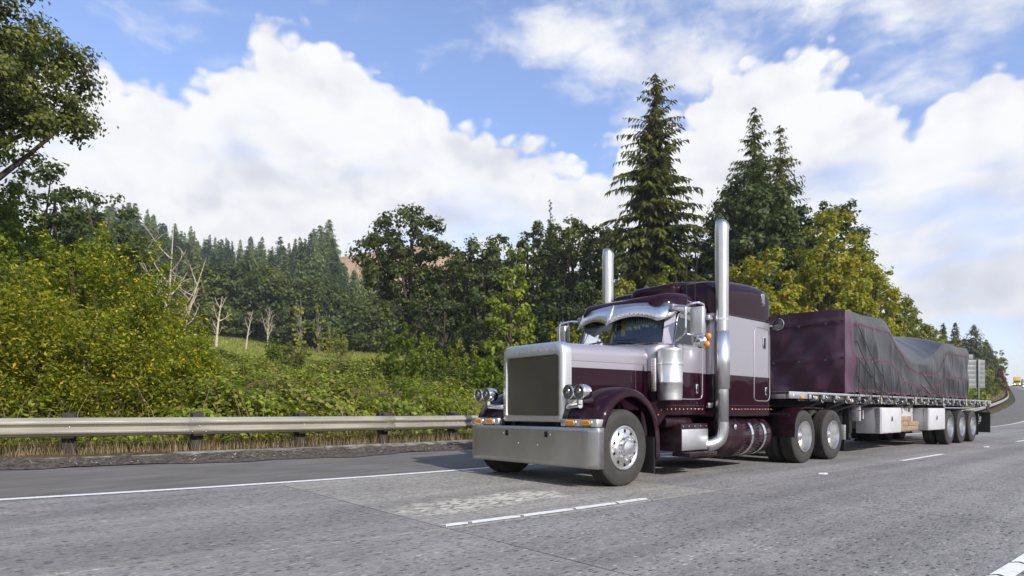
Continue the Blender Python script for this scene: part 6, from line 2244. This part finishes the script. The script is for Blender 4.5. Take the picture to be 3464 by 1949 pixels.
for i in range(24):
    ud = 850 + 320 * rf.random()
    t_ = rf.uniform(300, 400)
    x, y = spot(ud, t_)
    broad_tree('hill_scrub', 'scrubby bush left standing on the bare felled slope', 'bush', x, y, rf.uniform(1.5, 4.0), rf.uniform(2.5, 5), 1.0, (L_alder, L_light, L_hill)[i % 3], m_stem, 600 + i, trunk=False, base=0.0, clus=14, per=30, group='scrub on the felled slope')

# ---- brambles, rough grass and dry verge (nobody could count it)
r = np.random.RandomState(17)


def in_view(x, y):
    dx, dy = x - CAMX, y - CAMY
    X = dx * math.sin(TH) - dy * math.cos(TH)
    Z = dx * math.cos(TH) + dy * math.sin(TH)
    return Z, (Z > 2) & (np.abs(X / Z) < 0.98)


def scatter(n, d0, d1, x0, x1, power=1.0):
    x = r.uniform(x0, x1, n)
    d = d0 + (d1 - d0) * r.uniform(0, 1, n) ** power
    y = d + road_c(x)
    Z, m = in_view(x, y)
    return x[m], y[m], Z[m]


def bram_h(x, y):
    d = y - road_c(x)
    base = np.interp(d, [6.2, 7.0, 8.5, 12, 30, 70, 84], [0.05, 0.45, 0.95, 1.15, 1.2, 0.9, 0.3])
    return base * np.clip(0.72 + 0.75 * lump(x, y, 3.1, 9) + 0.55 * lump(x, y, 8.0, 10) + 0.35 * lump(x, y, 1.3, 12), 0.12, None)


def carpet(name, label, n, d0, d1, x0, x1, leaf, lm, power=1.0, low=0.0, shape=0, up=0.35):
    x, y, Z = scatter(n, d0, d1, x0, x1, power)
    h = np.clip(bram_h(x, y), 0.05, None)
    z = ground_z(x, y) + h * (low + (1 - low) * r.uniform(0, 1, len(x)) ** 0.45)
    s = leaf * (0.8 + Z / 45.0)
    V, Fq = cards(np.stack([x, y, z], 1), s, s * 0.72, r, up, shape)
    o = link_mesh(name, np_mesh(name, V, Fq), lm)
    tag(o, label, name.replace('_', ' '), kind='stuff')
    return o


carpet('brambles', 'tangled bramble thicket just behind the guard rail', 105000, 6.5, 13, -12, 30, 0.048, L_bram, 1.0, 0.1, up=0.6)
carpet('rough_bramble_slope', 'rough slope of brambles and weeds up to the meadow', 92000, 12, 82, -20, 90, 0.060, L_bram, 1.15, 0.3, up=0.6)
carpet('roadside_weeds', 'weedy verge along the far stretch of the guard rail', 26000, 6.4, 16, 22, 190, 0.10, L_bram, 1.0, 0.2)


def blades(name, label, n, d0, d1, x0, x1, h0, h1, w, lm, power=1.0, lean=0.35, onveg=0.0):
    x, y, Z = scatter(n, d0, d1, x0, x1, power)
    n = len(x)
    z = ground_z(x, y) - 0.03 + onveg * np.clip(bram_h(x, y), 0, None)
    H = r.uniform(h0, h1, n)
    a = r.uniform(0, 6.28, n)
    lx, ly = np.cos(a) * H * lean * r.uniform(0.2, 1, n), np.sin(a) * H * lean * r.uniform(0.2, 1, n)
    b_ = r.uniform(0, 6.28, n)
    ww_ = w * (0.7 + Z / 25.0)
    wx, wy = np.cos(b_) * ww_, np.sin(b_) * ww_
    fold = [(0.0, 0.0, 1.0), (0.36, 0.55, 0.7), (1.0, 1.0, 0.12)]
    rows_ = []
    for fl_, fz_, fw_ in fold:
        for sg in (-1, 1):
            rows_.append(np.stack([x + lx * fl_ + sg * wx * fw_, y + ly * fl_ + sg * wy * fw_, z + H * fz_], 1))
    V = np.stack(rows_, 1).reshape(-1, 3)
    i0 = np.arange(n)[:, None] * 6
    Fq = np.concatenate([i0 + np.array([[0, 1, 3, 2]]), i0 + np.array([[2, 3, 5, 4]])])
    o = link_mesh(name, np_mesh(name, V, Fq), lm)
    tag(o, label, name.replace('_', ' '), kind='stuff')


blades('dry_grass', 'dry straw-coloured grass under and behind the guard rail', 42000, 5.7, 8.2, -12, 26, 0.07, 0.30, 0.004, L_dry)
blades('tall_dry_stalks', 'tall bent dry stalks sticking out of the brambles', 2000, 6.4, 11, -10, 20, 0.6, 1.4, 0.005, L_dry, 1.0, 0.75)
blades('verge_grass', 'green grass tufts mixed into the verge by the rail', 14000, 6.1, 8.0, -12, 30, 0.10, 0.28, 0.005, L_grass)
blades('rough_grass', 'pale rough grass between the brambles on the slope', 16000, 13, 70, -15, 70, 0.35, 0.8, 0.007, L_grass, 1.2, 0.4, 0.7)
blades('meadow_grass', 'sunlit meadow grass below the wood edge', 50000, 76, 140, -10, 120, 0.25, 0.6, 0.012, L_grass, 1.0)
blades('far_verge_grass', 'tawny grass bank along the bend of the guard rail', 26000, 6.2, 15, 30, 190, 0.3, 0.9, 0.012, L_dry)
# ------------------------------------------------------------------ sign back beyond the trailer
m_sign = simple('bare_sign_aluminium', (0.20, 0.21, 0.205), 0.5, metal=0.2, var=0.12, vscale=1.5)
m_signp = simple('galvanised_sign_post', (0.17, 0.175, 0.18), 0.5, metal=0.3, var=0.15, vscale=3)
st_ = 73.0
sx0, sy0 = spot(2437, st_)
sgx, sgy = spot(2456, st_)
zt = CH + rayd(2456, 905)[2] * st_
zb = CH + rayd(2456, 975)[2] * st_
wd = wid(44, st_)
SG = empty('highway_sign', (sgx, sgy, gz(sgx, sgy)))
SG.rotation_euler = (0, 0, TH - math.pi / 2 + math.radians(4))
tag(SG, 'grey back of a large highway sign on steel posts beyond the trailer', 'sign')
zg = gz(sgx, sgy)
np_ = 6
for k in range(np_):
    a, b_ = zb - zg + (zt - zb) * k / np_, zb - zg + (zt - zb) * (k + 1) / np_ - 0.012
    MB().rbox(-wd / 2 - 0.9, wd / 2, -0.02, 0.02, a, b_, 0.004).build('sign_plank', m_sign, SG, local=True)
    MB().rbox(-wd / 2 - 0.9, wd / 2, -0.06, -0.022, a - 0.03, a + 0.03, 0.006).build('rib', m_signp, SG, local=True)
for xx in (0.12, -wd / 2 - 0.45):
    MB().rbox(xx - 0.09, xx + 0.09, -0.20, -0.062, -0.5, zt - zg + 0.02, 0.01).build('post', m_signp, SG, local=True)
MB().rbox(-wd / 2 - 0.9, -0.45, -0.02, 0.02, zt - zg + 0.05, zt - zg + 0.62, 0.01).build('exit_panel', m_sign, SG, local=True)
MB().box(0.112, 0.128, -0.2005, -0.19, 0.1, 0.2).build('post_tag', m_signp, SG, local=True)

# ------------------------------------------------------------------ traffic coming over the far rise
m_beam, t, b = mat('lit_headlamp')
b.inputs['Emission Color'].default_value = (1.0, 0.96, 0.85, 1)
b.inputs['Emission Strength'].default_value = 9.0
m_carglass = simple('car_glass', (0.02, 0.025, 0.03), 0.08, coat=1.0)
car_paints = {n: simple('car_paint_' + n, c, 0.3, coat=0.7) for n, c in (('silver', (0.35, 0.36, 0.38)), ('white', (0.7, 0.7, 0.7)), ('dark', (0.03, 0.035, 0.05)), ('blue', (0.06, 0.10, 0.2)), ('yellow', (0.75, 0.55, 0.02)), ('red', (0.25, 0.03, 0.03)))}
car_tyre = MB().lathe([(0.19, -0.1), (0.31, -0.1), (0.33, -0.07), (0.33, 0.07), (0.31, 0.1), (0.19, 0.1)], n=18, cap=True).mesh('wheel')
car_tyre.materials.append(m_tyre)


def car(label, x, o, col, suv=False):
    """front towards -x"""
    y, z = float(road_c(x)) + o, float(surf(x, o))
    root = empty('car', (x, y, z))
    root.rotation_euler = (0, 0, math.atan(0.17))
    tag(root, label, 'car', 'cars coming over the rise')
    h = 1.75 if suv else 1.45
    S = [(0.0, 0.45, 0.62), (0.05, 0.30, 0.72), (0.9, 0.28, 0.92), (1.3, 0.28, 0.96), (3.4, 0.28, 0.98), (4.2, 0.30, 0.95), (4.35, 0.40, 0.80)]
    MB().loft([[(x_, y_, z_) for y_, z_ in rr(-0.88, 0.88, a, b_, 0.12, 0.08, 4)] for x_, a, b_ in S]).build('body', car_paints[col], root, local=True)
    MB().loft([[(x_, y_, z_) for y_, z_ in rr(-w, w, 0.9, zt_, 0.08, 0.02, 4)] for x_, w, zt_ in ((1.15, 0.80, 0.95), (1.75, 0.72, h - 0.04), (2.3, 0.70, h), (3.3, 0.70, h - 0.02), (4.0 if suv else 3.9, 0.76, 1.0))]).build('cabin', m_carglass, root, local=True)
    MB().loft([[(x_, y_, z_) for y_, z_ in rr(-w, w, zt_ - 0.04, zt_ + 0.012, 0.02, 0.02, 3)] for x_, w, zt_ in ((1.72, 0.66, h - 0.05), (2.3, 0.69, h), (3.3, 0.69, h - 0.02))]).build('roof', car_paints[col], root, local=True)
    for s in (-1, 1):
        MB().lathe([(0.11, 0.03), (0.11, 0.0), (0.0005, -0.03)], (0.0, s * 0.65, 0.66), 'x', 12).build('headlight', m_beam, root, local=True)
        for xx in (0.8, 3.5):
            part('wheel', car_tyre, root, (xx, s * 0.80, 0.33))
    return root


def lane_x(ud, o, x0=100, x1=420):
    """road position whose lane offset shows at that photo column (right-most crossing)"""
    best, bx = 1e9, x0
    for x in np.arange(x0, x1, 1.0):
        y = float(road_c(x)) + o
        dx, dy = x - CAMX, y - CAMY
        X = dx * math.sin(TH) - dy * math.cos(TH)
        Z = dx * math.cos(TH) + dy * math.sin(TH)
        u = (PX + F * X / Z) / DS
        if abs(u - ud) < best:
            best, bx = abs(u - ud), float(x)
    return bx


car('silver car leading the near lane with headlights lit', 265, 0.0, 'silver')
car('dark car in the middle lane with headlights lit', 245, -3.7, 'dark', True)
car('white car behind the dark one in the middle lane', 300, -3.7, 'white')
car('blue car closest over the rise in the fast lane', 225, -7.2, 'blue')
car('red car further back in the fast lane', 290, -7.2, 'red')
car('small white car half hidden on the shoulder side', 345, 0.0, 'white')
# yellow box lorry and pale tanker behind
def lorry(name, label, x, o, col, tank=False):
    y, z = float(road_c(x)) + o, float(surf(x, o))
    root = empty(name, (x, y, z))
    root.rotation_euler = (0, 0, math.atan(0.17))
    tag(root, label, 'truck')
    MB().rbox(0.0, 2.0, -1.15, 1.15, 0.5, 2.7, 0.15, 3).build('cab', car_paints[col], root, local=True)
    MB().box(-0.01, 0.02, -1.0, 1.0, 1.55, 2.35).build('windscreen', m_carglass, root, local=True)
    if tank:
        MB().lathe([(0.0005, 2.2), (1.0, 2.25), (1.2, 2.45), (1.2, 8.6), (1.0, 8.8), (0.0005, 8.85)], (0, 0, 2.05), 'x', 24).build('tank', car_paints['white'], root, local=True)
    else:
        MB().rbox(2.15, 8.6, -1.25, 1.25, 0.95, 4.0, 0.05).build('cargo_box', car_paints[col], root, local=True)
    MB().box(0.3, 8.5, -0.5, 0.5, 0.5, 0.95).build('chassis', m_frame, root, local=True)
    for s in (-1, 1):
        MB().lathe([(0.13, 0.03), (0.13, 0.0), (0.0005, -0.03)], (-0.01, s * 0.85, 0.9), 'x', 12).build('headlight', m_beam, root, local=True)
        for xx in (1.1, 6.6, 7.7):
            part('wheel', car_tyre, root, (xx, s * 1.05, 0.5), scale=(1.5, 1.5, 1.5))


lorry('box_lorry', 'bright yellow box lorry coming down the far lane', 325, 0.0, 'yellow')
lorry('tanker_lorry', 'pale rounded tanker lorry beside the yellow one', 335, -3.7, 'white', True)
# ------------------------------------------------------------------ thin air over the valley
hz = MB().box(float(GX.min()) - 40, float(GX.max()) + 40, float(GY.min()) - 40, float(GY.max()) + 40, float(GZ.min()) - 4, float(GZ.max()) + 60).build('haze', None, None, smooth=False)
m_haze = bpy.data.materials.new('thin_haze')
m_haze.use_nodes = True
t = NT(m_haze.node_tree)
t.n.clear()
ho = t.new('ShaderNodeOutputMaterial')
pv = t.new('ShaderNodeVolumePrincipled')
pv.inputs['Color'].default_value = (0.80, 0.88, 1.0, 1)
pv.inputs['Density'].default_value = 0.0003
pv.inputs['Anisotropy'].default_value = 0.1
t.link(pv.outputs[0], ho.inputs['Volume'])
hz.data.materials.append(m_haze)
tag(hz, 'thin bluish air lying over the road and valley', 'haze', kind='stuff')
